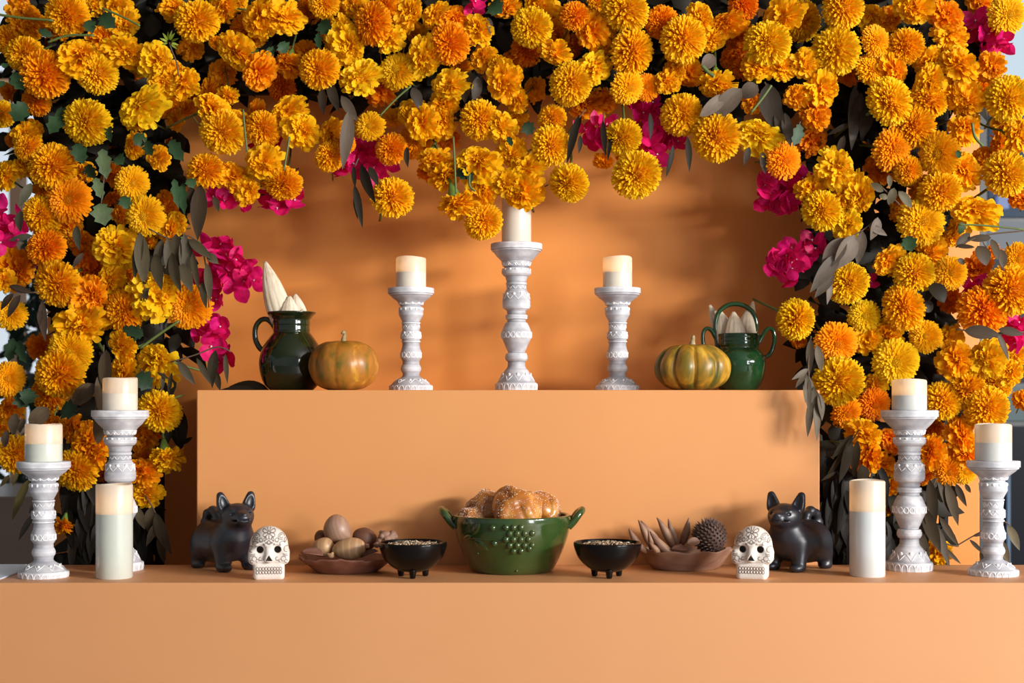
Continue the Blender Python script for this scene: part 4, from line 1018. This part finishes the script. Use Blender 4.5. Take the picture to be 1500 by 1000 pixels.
# ---------------------------------------------------------------- arch frame and dark filler leaves
fr = empty('arch_frame', (0, .53, 0))
def bar(name, a, b, r=.011):
    v, f = tube([a, b], r, 8); mk(name, v, f, M['frame'], fr)
for sx in (-1, 1):
    xi, xo = sx*.80, sx*.98
    for x in (xi, xo): bar('post', (x, .0, 0), (x, .0, 2.05))
    for k in range(7): bar('rung', (xi, 0, .25+.28*k), (xo, 0, .25+.28*k), .008)
for z in (1.80, 2.05): bar('crossbar', (-.98, 0, z), (.98, 0, z))
for k in range(11): bar('strut', (-.75+.15*k, 0, 1.80), (-.75+.15*k+.06, 0, 2.05), .008)
tag(fr, 'thin black metal arch frame hidden inside the flowers and foliage', 'frame')

def leaf_vf(kind='lance', nu=9, nv=3):
    V, F = [], []
    for j in range(nu):
        t = j/(nu-1)
        if kind == 'lance': w = max(math.sin(math.pi*t**.8)**.9, .02)*.5
        elif kind == 'oval': w = max(math.sin(math.pi*t**.9)**.6, .03)*.5
        else: w = max(math.sin(math.pi*t**.85)**.7, .03)*.5*(1+.28*math.sin(t*19))
        for i in range(nv):
            s = i/(nv-1)*2-1
            V.append((s*w, t, .16*abs(s)*w*2+.10*math.sin(math.pi*t)-.12*t*t))
    for j in range(nu-1):
        for i in range(nv-1): F.append((j*nv+i, j*nv+i+1, (j+1)*nv+i+1, (j+1)*nv+i))
    return np.array(V), F
LM = {k: mesh_data('leaf', *leaf_vf(k), M['leaf']) for k in ('lance', 'oval', 'lobed')}
def in_arch(px, py):
    if py < -60 or py > 850: return False
    top = 150 + 15*math.sin(px*.013)
    if 262 < px < 1185: return py < top-20
    if px <= 262: return (px > 95 if py > 240 else px > 20) and (py < 690 or 95 < px < 235) and (py < 540 or px < 212)
    return (px < 1372 if py > 130 else px < 1450)
fv, ff = leaf_vf('lance', 5, 3); parts = []  # near-black leaves added so the gaps between the flowers read dark
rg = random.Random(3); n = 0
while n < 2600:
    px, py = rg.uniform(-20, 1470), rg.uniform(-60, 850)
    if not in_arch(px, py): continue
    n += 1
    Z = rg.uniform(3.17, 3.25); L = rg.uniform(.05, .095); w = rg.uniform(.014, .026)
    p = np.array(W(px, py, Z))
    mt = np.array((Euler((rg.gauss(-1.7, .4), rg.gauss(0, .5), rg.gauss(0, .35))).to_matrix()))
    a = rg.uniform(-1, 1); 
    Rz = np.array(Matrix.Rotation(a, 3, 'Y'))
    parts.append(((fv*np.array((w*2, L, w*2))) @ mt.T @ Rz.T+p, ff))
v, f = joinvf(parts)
tag(mk('dark_gap_filler', v, f, M['foliage']), 'added mass of dark brown-green leaves darkening the gaps behind the marigolds', 'foliage', kind='stuff')

# ---------------------------------------------------------------- leaf sprigs
GREY = (.10, .08, .065); BROWN = (.055, .040, .026); DARK = (.022, .018, .012); OLIVE = (.13, .115, .05); GREEN = (.035, .075, .03); PALE = (.12, .17, .08); LGREY = (.15, .125, .11)
def sprig(label, Z, col, twig, leaves, kind='lance', name='eucalyptus_sprig', cat='leaf sprig'):
    a0 = W(*twig[0], Z) if twig else W(leaves[0][0], leaves[0][1], Z)
    root = empty(name, a0); holder = root
    if twig:
        pts = [W(x, y, Z+.004)-a0 for x, y in twig]
        v, f = tube(catmull([tuple(p) for p in pts], 4), .0016, 6); holder = mk('twig', v, f, M['twig'], root)
    for bx, by, tx, ty, w in leaves:
        dz = R.uniform(-.018, .012)
        b_ = W(bx, by, Z)-a0; t = W(tx, ty, Z+dz)-a0; d = t-b_; L = max(d.length, 1e-4); y = d.normalized()
        tw = R.uniform(-.45, .45); nrm = Vector((math.sin(tw), -math.cos(tw), 0)); x = y.cross(nrm).normalized(); n_ = x.cross(y)
        o = put('leaf', LM[kind], holder)
        m_ = Matrix((x*(w*1.12*Z/FPX), y*L, n_*(w*Z/FPX))).transposed().to_4x4(); m_.translation = b_
        o.matrix_local = m_
        k = R.uniform(.8, 1.25); o.color = (col[0]*k, col[1]*k*.9, col[2]*k*.74, 1) if kind != 'lobed' else (col[0]*k, col[1]*k, col[2]*k, 1)
    tag(root, label, cat)
sprig('cluster of grey-brown eucalyptus leaves beside the pink bracts near the pitcher', 3.02, (.085, .075, .05), [(218, 335), (250, 350), (275, 345), (298, 370), (306, 450)],
      [(205, 340, 212, 420, 20), (228, 372, 236, 425, 17), (246, 348, 246, 402, 13), (252, 370, 264, 428, 17), (258, 342, 262, 392, 18), (270, 342, 274, 420, 19), (265, 385, 281, 428, 17), (276, 350, 312, 380, 13), (303, 372, 320, 386, 12), (282, 368, 292, 428, 10), (303, 385, 308, 442, 11), (296, 412, 302, 452, 10), (208, 345, 196, 410, 14), (238, 350, 226, 395, 12), (218, 420, 208, 448, 12)])
sprig('long dark leaf pair hanging under the marigolds near the pink bracts', 3.05, BROWN, [(300, 262), (292, 272), (288, 280)], [(294, 270, 289, 352, 22), (280, 272, 286, 310, 14), (314, 288, 320, 310, 9)])
sprig('thin twig with narrow dark leaves reaching toward the raised block beside the pitcher', 3.02, (.07, .062, .045), [(250, 530), (285, 520), (318, 508), (338, 515)],
      [(260, 528, 286, 564, 12), (288, 524, 310, 564, 8), (316, 512, 310, 568, 16), (330, 518, 333, 562, 7), (252, 545, 247, 582, 7), (240, 545, 237, 574, 6), (318, 545, 322, 572, 10), (230, 545, 250, 556, 4)])
sprig('dark leaves lying on the raised block edge behind the pitcher', 3.12, DARK, None, [(395, 572, 335, 566, 22), (378, 570, 322, 571, 12)])
sprig('broad grey-brown leaves around the short candle among marigolds', 3.0, (.13, .10, .07), [(152, 505), (150, 540), (140, 600)], [(156, 512, 158, 575, 22), (148, 545, 151, 612, 18), (138, 562, 106, 592, 22), (72, 598, 42, 622, 22), (150, 600, 143, 650, 18)], 'oval')
sprig('grey-brown leaves beside the bright window above the pale strip', 2.97, (.10, .08, .06), [(30, 610), (22, 640)], [(24, 605, 18, 636, 15), (36, 612, 28, 634, 10), (12, 630, 6, 655, 12)], 'oval')
sprig('pair of narrow olive leaves beside the short candlestick by the pale strip', 2.93, OLIVE, [(52, 690), (44, 700)], [(44, 700, 17, 762, 13), (14, 695, 0, 713, 6), (27, 692, 18, 712, 6)])
sprig('slim dark leaves behind the short candlestick by the pale strip', 2.98, (.05, .045, .04), [(60, 745), (48, 760)], [(50, 752, 26, 792, 9), (52, 735, 42, 752, 6), (80, 785, 70, 812, 9)])
sprig('narrow brown leaves crossing a marigold beside the bright window', 2.98, (.075, .055, .045), [(55, 428), (30, 428), (14, 420)], [(14, 418, 48, 428, 8), (20, 430, 0, 454, 11), (30, 432, 10, 466, 12), (62, 440, 66, 500, 13), (60, 452, 58, 478, 8), (122, 370, 106, 392, 8)])
sprig('grey leaves beside the pink bracts by the bright window', 2.99, (.075, .08, .06), [(33, 300), (30, 320)], [(31, 308, 29, 340, 14), (48, 345, 12, 352, 9), (46, 268, 28, 302, 13), (112, 330, 116, 366, 12)])
sprig('black slender hanging leaves near the single yellow pompon above the smooth pumpkin', 3.04, DARK, [(525, 232), (520, 243)], [(518, 243, 520, 275, 7), (519, 270, 531, 334, 10), (529, 240, 549, 298, 15), (540, 244, 554, 272, 11), (518, 288, 524, 322, 4)])
sprig('long grey leaf above the pink bracts near the smooth pumpkin', 3.03, GREY, [(512, 150), (508, 165)], [(512, 160, 502, 248, 19), (596, 215, 597, 245, 9), (500, 140, 524, 178, 14)])
sprig('dark leaves hanging between high marigolds above the short candlestick', 3.06, (.05, .04, .03), [(470, 118), (478, 125)], [(472, 128, 474, 168, 12), (482, 118, 496, 164, 14), (604, 128, 616, 162, 16), (686, 105, 680, 150, 22), (700, 112, 694, 152, 15), (715, 25, 719, 50, 9)])
sprig('dark narrow leaf hanging between yellow pompons beside the middle candle', 3.05, DARK, [(858, 160), (846, 175)], [(848, 168, 830, 240, 11), (850, 198, 848, 225, 7), (852, 170, 840, 205, 7)])
sprig('slender dark leaves among pink bracts above the glowing shelf candle', 3.04, DARK, [(884, 165), (884, 180)], [(883, 176, 887, 230, 8), (952, 165, 953, 204, 8), (986, 212, 976, 260, 8), (1007, 200, 1010, 252, 9), (896, 195, 890, 235, 6)])
sprig('broad smooth grey leaves above the ribbed pumpkin under marigolds', 3.04, LGREY, [(1110, 125), (1085, 132), (1050, 150)], [(1086, 130, 1042, 174, 26), (1062, 140, 1026, 170, 18), (1110, 125, 1086, 142, 22), (1045, 80, 1030, 102, 18)], 'oval')
sprig('dark grey hanging leaves above the handled pot', 3.05, (.075, .065, .06), [(1120, 120), (1130, 140)], [(1124, 122, 1136, 192, 30), (1140, 150, 1146, 215, 14), (1098, 215, 1090, 242, 9), (1117, 222, 1121, 255, 10), (1150, 165, 1158, 215, 14)])
sprig('dark curved leaves deep in the arch above the raised block corner', 3.10, (.055, .045, .035), [(1256, 120), (1250, 150)], [(1252, 125, 1248, 220, 20), (1262, 135, 1244, 198, 16), (1237, 198, 1227, 232, 10), (1244, 180, 1212, 198, 7), (1272, 150, 1262, 205, 20)])
sprig('small grey-green leaves between marigolds in line with the bluish candle', 3.03, (.14, .13, .09), [(1318, 300), (1300, 282), (1285, 268)], [(1302, 256, 1304, 274, 7), (1310, 275, 1302, 300, 12), (1316, 280, 1336, 304, 12), (1294, 280, 1276, 268, 10), (1300, 290, 1288, 286, 8)], 'oval')
sprig('large grey eucalyptus leaves under marigolds by the pink flowers', 2.99, (.155, .135, .125), [(1285, 320), (1262, 338), (1235, 352)], [(1238, 348, 1204, 398, 26), (1252, 344, 1222, 396, 28), (1230, 370, 1187, 428, 20), (1222, 402, 1193, 436, 14), (1264, 338, 1256, 388, 16), (1286, 318, 1276, 352, 16), (1216, 410, 1212, 446, 9), (1272, 330, 1300, 345, 10)])
sprig('brown leaves on a green twig beside the dark window', 2.98, (.075, .06, .045), [(1500, 338), (1440, 345), (1400, 362)], [(1452, 348, 1418, 350, 10), (1432, 360, 1446, 388, 20), (1452, 350, 1462, 380, 12), (1400, 358, 1422, 342, 13), (1400, 360, 1428, 362, 6), (1466, 365, 1470, 392, 12), (1402, 380, 1414, 386, 8)], 'oval')
sprig('round black leaves in a gap between marigolds above the glowing table candle', 3.05, DARK, [(1352, 452), (1368, 430)], [(1362, 416, 1384, 442, 24), (1350, 446, 1368, 452, 16), (1345, 420, 1352, 438, 12)], 'oval')
sprig('long grey-brown leaf lying across by the pink bracts near the dark window', 2.97, (.10, .08, .065), [(1400, 482), (1460, 488), (1500, 486)], [(1412, 484, 1466, 490, 18), (1460, 486, 1478, 528, 9), (1462, 482, 1500, 490, 12)])
sprig('drooping grey leaves hanging over the corner of the raised block', 2.955, (.125, .11, .09), [(1188, 492), (1184, 540), (1190, 585)],
      [(1188, 495, 1186, 548, 11), (1184, 540, 1160, 556, 8), (1182, 545, 1165, 568, 7), (1182, 548, 1185, 604, 10), (1186, 552, 1190, 615, 12), (1192, 566, 1201, 628, 13), (1188, 585, 1183, 640, 10), (1194, 590, 1197, 646, 10), (1199, 575, 1205, 616, 11), (1196, 505, 1204, 545, 12), (1178, 560, 1180, 590, 7)])
sprig('dark olive leaves fanning below marigolds beside the raised block', 3.02, (.075, .065, .045), [(1258, 630), (1245, 650)], [(1250, 636, 1218, 672, 11), (1246, 640, 1230, 708, 16), (1238, 656, 1208, 704, 8), (1256, 645, 1250, 700, 12), (1225, 690, 1203, 704, 5), (1262, 680, 1262, 712, 20)])
sprig('long drooping dark leaves beside the tall candlestick against the lit orange wall', 2.99, (.085, .072, .055), [(1372, 700), (1358, 740), (1378, 790), (1404, 800)],
      [(1362, 702, 1370, 772, 15), (1386, 706, 1404, 770, 14), (1400, 708, 1416, 742, 9), (1376, 756, 1404, 800, 9), (1352, 742, 1378, 810, 18), (1364, 760, 1392, 832, 14), (1345, 745, 1348, 800, 18), (1358, 780, 1348, 828, 10), (1414, 708, 1422, 722, 6), (1380, 800, 1408, 826, 6), (1340, 770, 1362, 822, 14), (1374, 705, 1392, 752, 10)])
sprig('bare curved twigs with small leaves against the lit orange wall', 3.0, (.06, .05, .04), [(1400, 800), (1420, 788), (1440, 776), (1452, 760)], [(1420, 790, 1442, 812, 6), (1425, 785, 1446, 778, 5), (1436, 808, 1440, 825, 5)])
sprig('pale drooping leaves behind the short candlestick before the dark window', 2.95, (.20, .185, .14), [(1466, 760), (1478, 768)], [(1476, 768, 1494, 806, 12), (1466, 790, 1478, 826, 11)])
sprig('drooping brown leaves beside the raised block by the tall free-standing candle', 3.06, (.085, .072, .05), [(212, 725), (222, 740), (232, 760)], [(222, 742, 216, 780, 14), (228, 750, 250, 812, 18), (234, 778, 240, 826, 12), (200, 742, 212, 775, 12), (230, 765, 214, 800, 10)])
sprig('black leaves hanging beside the raised block below a yellow pompon', 3.1, DARK, [(268, 595), (265, 610)], [(268, 602, 264, 662, 17), (256, 618, 260, 655, 13), (248, 612, 246, 650, 12), (282, 640, 262, 652, 6)])
sprig('dark green lobed leaves under the marigolds beside the bright window', 3.03, GREEN, [(18, 105), (22, 118)], [(20, 106, 34, 132, 20), (6, 100, 10, 92, 10), (36, 150, 20, 178, 24), (0, 128, 6, 118, 10)], 'lobed', 'marigold_leaf_sprig')
sprig('dark green lobed leaves around the twig high in the arch', 3.04, GREEN, [(150, 18), (160, 25)], [(148, 22, 168, 40, 22), (56, 44, 78, 53, 10), (128, 30, 136, 48, 16), (92, 70, 90, 88, 12)], 'lobed', 'marigold_leaf_sprig')
sprig('pale green lobed leaves between pompons above the tall free-standing candle', 2.995, PALE, [(140, 225), (152, 250), (148, 300)], [(150, 218, 156, 262, 18), (146, 298, 154, 330, 26), (140, 260, 150, 292, 14)], 'lobed', 'marigold_leaf_sprig')
sprig('dark green lobed leaves beside the large yellow pompon in line with candlesticks', 3.05, GREEN, [(110, 170), (120, 210)], [(92, 170, 72, 195, 22), (112, 210, 122, 240, 20), (158, 180, 162, 208, 12), (84, 160, 98, 172, 18), (130, 240, 138, 262, 20)], 'lobed', 'marigold_leaf_sprig')
sprig('dark green leaves between ruffled marigolds where the arch meets the column', 3.04, GREEN, [(205, 195), (215, 215)], [(196, 198, 215, 212, 18), (216, 206, 222, 228, 16), (172, 228, 180, 240, 18), (178, 288, 190, 306, 16), (250, 205, 268, 236, 18), (255, 262, 262, 305, 12), (268, 268, 270, 314, 11), (276, 262, 284, 275, 14)], 'lobed', 'marigold_leaf_sprig')
sprig('dark green lobed leaves below marigolds behind the candles', 3.02, (.03, .06, .028), [(205, 540), (215, 550)], [(200, 548, 222, 568, 26), (26, 575, 40, 596, 24), (44, 570, 38, 592, 22), (92, 595, 112, 606, 26), (210, 490, 190, 485, 20), (180, 480, 210, 492, 14), (20, 495, 12, 530, 16), (28, 498, 38, 532, 16)], 'lobed', 'marigold_leaf_sprig')
sprig('grey-green leaf between yellow pompon and orange open marigold above the handled pot', 3.02, (.07, .11, .07), [(1172, 178), (1168, 192)], [(1172, 182, 1162, 214, 16)], 'lobed', 'marigold_leaf_sprig')
sprig('dark green leaves high in the arch above the pitcher', 3.05, GREEN, [(465, 40), (470, 60)], [(472, 30, 482, 50, 22), (466, 48, 468, 72, 10), (410, 62, 420, 78, 18), (390, 72, 402, 80, 14), (720, 4, 734, 18, 26)], 'lobed', 'marigold_leaf_sprig')
sprig('dark green leaves beside the open marigold in line with the glowing table candle', 3.02, GREEN, [(1330, 350), (1336, 356)], [(1328, 346, 1336, 368, 20), (1408, 325, 1406, 344, 12), (1402, 220, 1406, 232, 8)], 'lobed', 'marigold_leaf_sprig')
sprig('dark green leaf pair above the middle candle', 3.05, (.03, .055, .025), [(672, 240), (680, 252)], [(672, 246, 684, 262, 16), (686, 250, 690, 268, 10), (768, 180, 780, 196, 18), (744, 200, 750, 214, 8)], 'lobed', 'marigold_leaf_sprig')
lf = [(248+dx*.2, 62+dy*.2, 248+dx, 62+dy, 3.2) for dx, dy in ((-14, -6), (-10, -14), (-2, -16), (8, -14), (14, -6), (14, 4), (12, 10), (-12, 4), (4, -18))]
sprig('bright green feathery marigold leaf high in the arch', 3.01, (.22, .32, .04), [(262, 112), (258, 90), (252, 75), (248, 62)], lf, 'lance', 'feathery_leaf')
# dark hanging leaves of the column feet
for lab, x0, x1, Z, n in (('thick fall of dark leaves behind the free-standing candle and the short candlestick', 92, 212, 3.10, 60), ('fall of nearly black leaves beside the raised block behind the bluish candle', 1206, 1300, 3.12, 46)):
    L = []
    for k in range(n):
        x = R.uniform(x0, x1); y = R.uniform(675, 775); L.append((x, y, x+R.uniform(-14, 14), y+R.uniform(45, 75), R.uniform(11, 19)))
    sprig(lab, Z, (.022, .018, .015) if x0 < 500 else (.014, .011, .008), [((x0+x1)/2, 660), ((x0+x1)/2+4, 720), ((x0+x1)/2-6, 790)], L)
# loose green stems
def stem(label, Z, pts, r=.0022):
    v, f = tube(catmull([tuple(W(x, y, Z)) for x, y in pts], 5), r, 6); o = mk('flower_stem', v, f, M['stem']); tag(o, label, 'stem')
stem('green stem crossing the white sky beside the bright window', 3.0, [(-4, 21), (30, 26), (78, 30)], .0026)
stem('curved olive stem between pompons high in the arch', 2.99, [(70, 62), (100, 52), (138, 52)], .0026)
stem('long green stem leaning down across golden marigolds', 2.98, [(150, 12), (180, 25), (205, 38)])
stem('vertical stem carrying the hanging pompon above the pitcher', 3.0, [(424, 200), (420, 225), (416, 250)])
stem('vertical stem between yellow pompons by the pink bracts', 3.0, [(356, 160), (359, 195), (362, 222)])
stem('thin stem running up from the sideways marigold beside the middle candle', 3.0, [(664, 200), (666, 240), (668, 284)])
stem('curved stem to the ruffled marigold beside the middle candle', 3.0, [(688, 255), (688, 272), (696, 280)])
stem('slanting stem between golden marigolds above the short candlestick', 3.0, [(556, 170), (580, 145), (602, 126)])
stem('green stem of the sideways marigold above the ribbed pumpkin', 2.99, [(1028, 96), (1038, 106), (1046, 112)], .004)
stem('green stem slanting through the orange marigold above the handled pot', 2.99, [(1100, 165), (1118, 142), (1130, 125)], .003)
stem('curved pale green stem near the dark window frame', 2.98, [(1424, 180), (1428, 200), (1440, 214)], .003)
stem('long thin twig crossing in front of the dark window', 2.98, [(1404, 329), (1440, 330), (1500, 336)], .002)
stem('slanting brown-green stem across the orange wall beside the pitcher', 3.0, [(205, 510), (235, 488), (262, 470)], .003)

# ---------------------------------------------------------------- bougainvillea
def bract_vf():
    V, F = [], []; nu, nv = 9, 7
    for j in range(nu):
        t = j/(nu-1); w = (math.sin(math.pi*min(.06+t*.90, 1))**.62)*.43
        for i in range(nv):
            s = i/(nv-1)*2-1
            V.append((s*w, t*(1-.06*s*s), .22*t*t-.25*(abs(s)*w)**2*2+.03*math.sin(t*9+s*3)+.03*(1-min(abs(s)*3, 1))))
    for j in range(nu-1):
        for i in range(nv-1): F.append((j*nv+i, j*nv+i+1, (j+1)*nv+i+1, (j+1)*nv+i))
    return V, F
BR = mesh_data('bract', *bract_vf(), M['bract'])
bp = [tube([(0, 0, 0), (.0, .02, .35), (.0, .05, .55)], [.05, .045, .05], 6)]
for k in range(5): bp.append(ellipsoid_vf((.08*math.cos(k*1.257), .05+.08*math.sin(k*1.257), .58), (.05, .05, .02), 6, 4))
BL = mesh_data('blossom', *joinvf(bp), M['blossom'])
CL = [(8, 330, 42, 7, 3.04, 'pink bougainvillea bunch by the bright window beside marigold pompons'), (62, 375, 16, 2, 3.16, 'shaded magenta bracts behind the orange pompon by the bright window'),
      (322, 368, 30, 5, 3.22, 'pink bougainvillea bunch behind the grey leaves near the pitcher'), (350, 402, 36, 7, 3.18, 'largest pink bougainvillea bunch touching the tall corn husk'), (304, 420, 30, 4, 3.25, 'pink bracts behind grey leaves beside the open orange marigold'), (316, 436, 20, 2, 3.22, 'pair of rosy bracts low beside the open orange marigold'),
      (310, 486, 30, 5, 3.18, 'pink bougainvillea bunch above the thin twig beside the pitcher'), (328, 522, 18, 2, 3.28, 'soft pink bracts low against the wall beside the pitcher'),
      (322, 284, 24, 3, 3.12, 'purple-pink bracts hanging below the golden pompon beside the pitcher'), (361, 298, 13, 2, 3.14, 'small pink bracts under the little golden marigold'), (412, 288, 34, 7, 3.14, 'pink bougainvillea bunch under the hanging pompon above the pitcher'), (394, 215, 18, 3, 3.17, 'dark magenta bracts between pompons above the pitcher'),
      (540, 232, 40, 8, 3.16, 'magenta bougainvillea bunch above the smooth pumpkin'), (506, 246, 12, 2, 3.12, 'bright pink bract tip at the grey leaf above the smooth pumpkin'), (694, 8, 12, 2, 3.08, 'magenta bracts at the top edge above the middle candle'),
      (872, 196, 26, 4, 3.12, 'pink bracts with white stamens beside the yellow pompon above the glowing shelf candle'), (968, 205, 36, 7, 3.14, 'magenta bougainvillea bunch above the ribbed pumpkin'), (945, 158, 22, 4, 3.17, 'dark pink bracts behind open-centred marigolds above the glowing shelf candle'),
      (1142, 285, 40, 9, 3.16, 'large pink bougainvillea bunch high beside the handled pot'), (1175, 272, 26, 3, 3.2, 'shaded magenta bracts beside the yellow pompon above the raised block corner'), (1150, 385, 36, 8, 3.12, 'bright pink bougainvillea bunch with open blossoms above the handled pot'), (1192, 368, 18, 2, 3.2, 'deep pink bracts behind the grey leaves above the handled pot'),
      (1440, 48, 32, 6, 3.14, 'deep pink bougainvillea bunch at the top edge by the dark window'), (1470, 64, 14, 2, 3.1, 'pink bract tips beside the pale sky pane'), (1424, 425, 16, 3, 3.12, 'dark pink bracts behind the pompons near the dark window'), (1494, 486, 26, 5, 3.1, 'pink bougainvillea bunch half cut off beside the dark window'), (1270, 412, 8, 1, 3.12, 'single magenta bract beside the yellow pompon in line with the bluish candle'), (1420, 108, 10, 2, 3.2, 'red-pink bracts deep between marigolds high by the dark window')]
for cx, cy, rad, n, Z, lab in CL:
    c0 = W(cx, cy, Z); root = empty('bougainvillea_bunch', c0)
    n = int(n*1.5)
    for k in range(n):
        a = k*2.4; rr_ = rad*.66*math.sqrt((k+.4)/n)
        p = W(cx+rr_*math.cos(a)+R.uniform(-3, 3), cy+rr_*math.sin(a)+R.uniform(-3, 3), Z-.02+R.uniform(-.02, .02))-c0
        L = R.uniform(21, 28)*Z/FPX*(1 if rad > 14 else .75)
        f = Vector((R.gauss(0, .55), -1, R.gauss(.0, .5))).normalized(); q = f.to_track_quat('Z', 'Y').to_matrix() @ Matrix.Rotation(R.random()*6.28, 3, 'Z')
        for j in range(3):
            o = put('bract', BR, root)
            mm = (q @ Matrix.Rotation(j*2.094+R.uniform(-.2, .2), 3, 'Z') @ Matrix.Rotation(R.uniform(.25, .75), 3, 'X')).to_4x4() @ Matrix.Scale(L, 4); mm.translation = p
            o.matrix_local = mm; kk = R.uniform(.8, 1.05); o.color = (.95*kk, .012, .215*kk*R.uniform(.8, 1.2), 1)
        o = put('blossom', BL, root); mm = q.to_4x4() @ Matrix.Scale(L*.42, 4); mm.translation = p; o.matrix_local = mm
    tag(root, lab, 'flower bunch', 'bougainvillea bunches')

# ---------------------------------------------------------------- beyond the arch
def lit(name, col, s):
    m, nt, b = nmat(name); b.inputs['Base Color'].default_value = (col[0]*.08, col[1]*.08, col[2]*.08, 1); b.inputs['Emission Color'].default_value = (*col, 1); b.inputs['Emission Strength'].default_value = s; return m
def glass(name, col): return solid(name, col, .35, Specular_IOR_Level=0.08)
M['winframe'] = solid('pale_window_frame', (.62, .60, .58), .5); M['darkframe'] = solid('dark_window_frame', (.02, .022, .026), .4)
def slab(name, px0, px1, py0, py1, Z, th, mat, parent=None, off=Vector((0, 0, 0))):
    a, b_ = W(px0, py1, Z), W(px1, py0, Z); v, f = box_vf(a.x, b_.x, a.y, a.y+th, a.z, b_.z)
    return mk(name, v-np.array(off), f, mat, parent, smooth=False)
w1 = slab('window_1', -500, 190, -420, 1050, 8.0, .05, lit('bright_daylit_pane', (.80, .90, 1.0), .80)); structure(w1)
for x in (-420, -260, -120, 22, 165): structure(slab('window_frame', x-9, x+9, -420, 1050, 7.9, .06, M['winframe'], w1))
for y in (-200, 110, 330, 640): structure(slab('window_frame', -500, 190, y-6, y+6, 7.9, .06, M['winframe'], w1))
o = slab('beige_post', 14, 30, 230, 968, 6.0, .08, solid('beige_paint', (.50, .33, .22), .6)); tag(o, 'slim beige post standing beyond the arch before the bright window', 'post')
o = slab('peach_sign', -60, 22, 105, 145, 7.9, .06, solid('peach_panel', (.75, .45, .27), .6)); tag(o, 'peach coloured board hanging beyond the arch on the bright window', 'sign')
a, b_ = W(-220, 1250, 4.3), W(128, 727, 4.3)
M['greystone'] = noisy('grey_brown_stone', [(.3, (.26, .21, .17)), (.7, (.38, .31, .26))], 3, .35, 5)
ct = bevel_box('stone_counter', a.x, b_.x, a.y, a.y+.7, max(a.z, 0), b_.z, M['greystone'], .004); tag(ct, 'grey-brown stone counter beyond the arch behind the short candlestick', 'counter')
sh = empty('glossy_shrub', W(60, 735, 5.35)); rg = random.Random(8); parts = []
for k in range(420):
    px, py = rg.gauss(66, 34), rg.uniform(330, 705)
    if px > 150 or px < -60: continue
    p = np.array(W(px, py, 5.35+rg.uniform(-.15, .15))); s = rg.uniform(.03, .055)
    v, f = leaf_vf('oval', 5, 3); mt = np.array(Euler((rg.gauss(-1.4, .9), rg.gauss(0, .6), rg.uniform(-3, 3))).to_matrix())
    parts.append(((v*np.array((s*.9, s*1.6, s))) @ mt.T+p-np.array(sh.location), f))
v, f = joinvf(parts); M['shrub'] = solid('glossy_dark_leaf', (.02, .05, .035), .15); tag(mk('leaves', v, f, M['shrub'], sh), kind='stuff')
v, f = tube([(0, 0, 0), (.02, 0, .4), (-.02, 0, .8)], .012, 8); mk('trunk', v, f, M['twig'], sh)
tag(sh, 'glossy dark shrub beyond the arch with white sky sparkling through its leaves', 'shrub')
w2 = slab('window_2', 1405, 2000, -420, 1100, 6.2, .03, M['darkframe']); structure(w2)
for y0, y1, x0, x1, mat in ((-420, 133, 1448, 1980, lit('pale_sky_pane', (.50, .64, .74), .9)), (141, 318, 1448, 1980, glass('blue_glass', (.022, .045, .085))), (324, 368, 1448, 1980, lit('painted_blue_reflection', (.13, .16, .20), .6)), (376, 560, 1448, 1980, glass('dark_glass', (.03, .022, .03))),  # blue-grey band: a reflection painted as a glowing pane
                        (566, 616, 1448, 1980, lit('teal_lit_pane', (.05, .13, .15), .5)), (624, 1090, 1448, 1980, glass('black_glass', (.010, .012, .018)))):
    structure(slab('pane', x0, x1, y0, y1, 6.18, .02, mat, w2))
structure(slab('mullion', 1477, 1480, 640, 1090, 6.15, .02, lit('painted_edge_glint', (.12, .2, .32), .8), w2))  # edge highlight painted as a glowing strip
structure(slab('mullion', 1434, 1446, -420, 1090, 6.12, .04, M['darkframe'], w2))
o = slab('blue_screen', 1462, 1478, 287, 305, 6.14, .045, lit('blue_screen_glow', (.15, .22, .48), .8)); tag(o, 'small blue glowing screen beyond the dark window', 'screen')
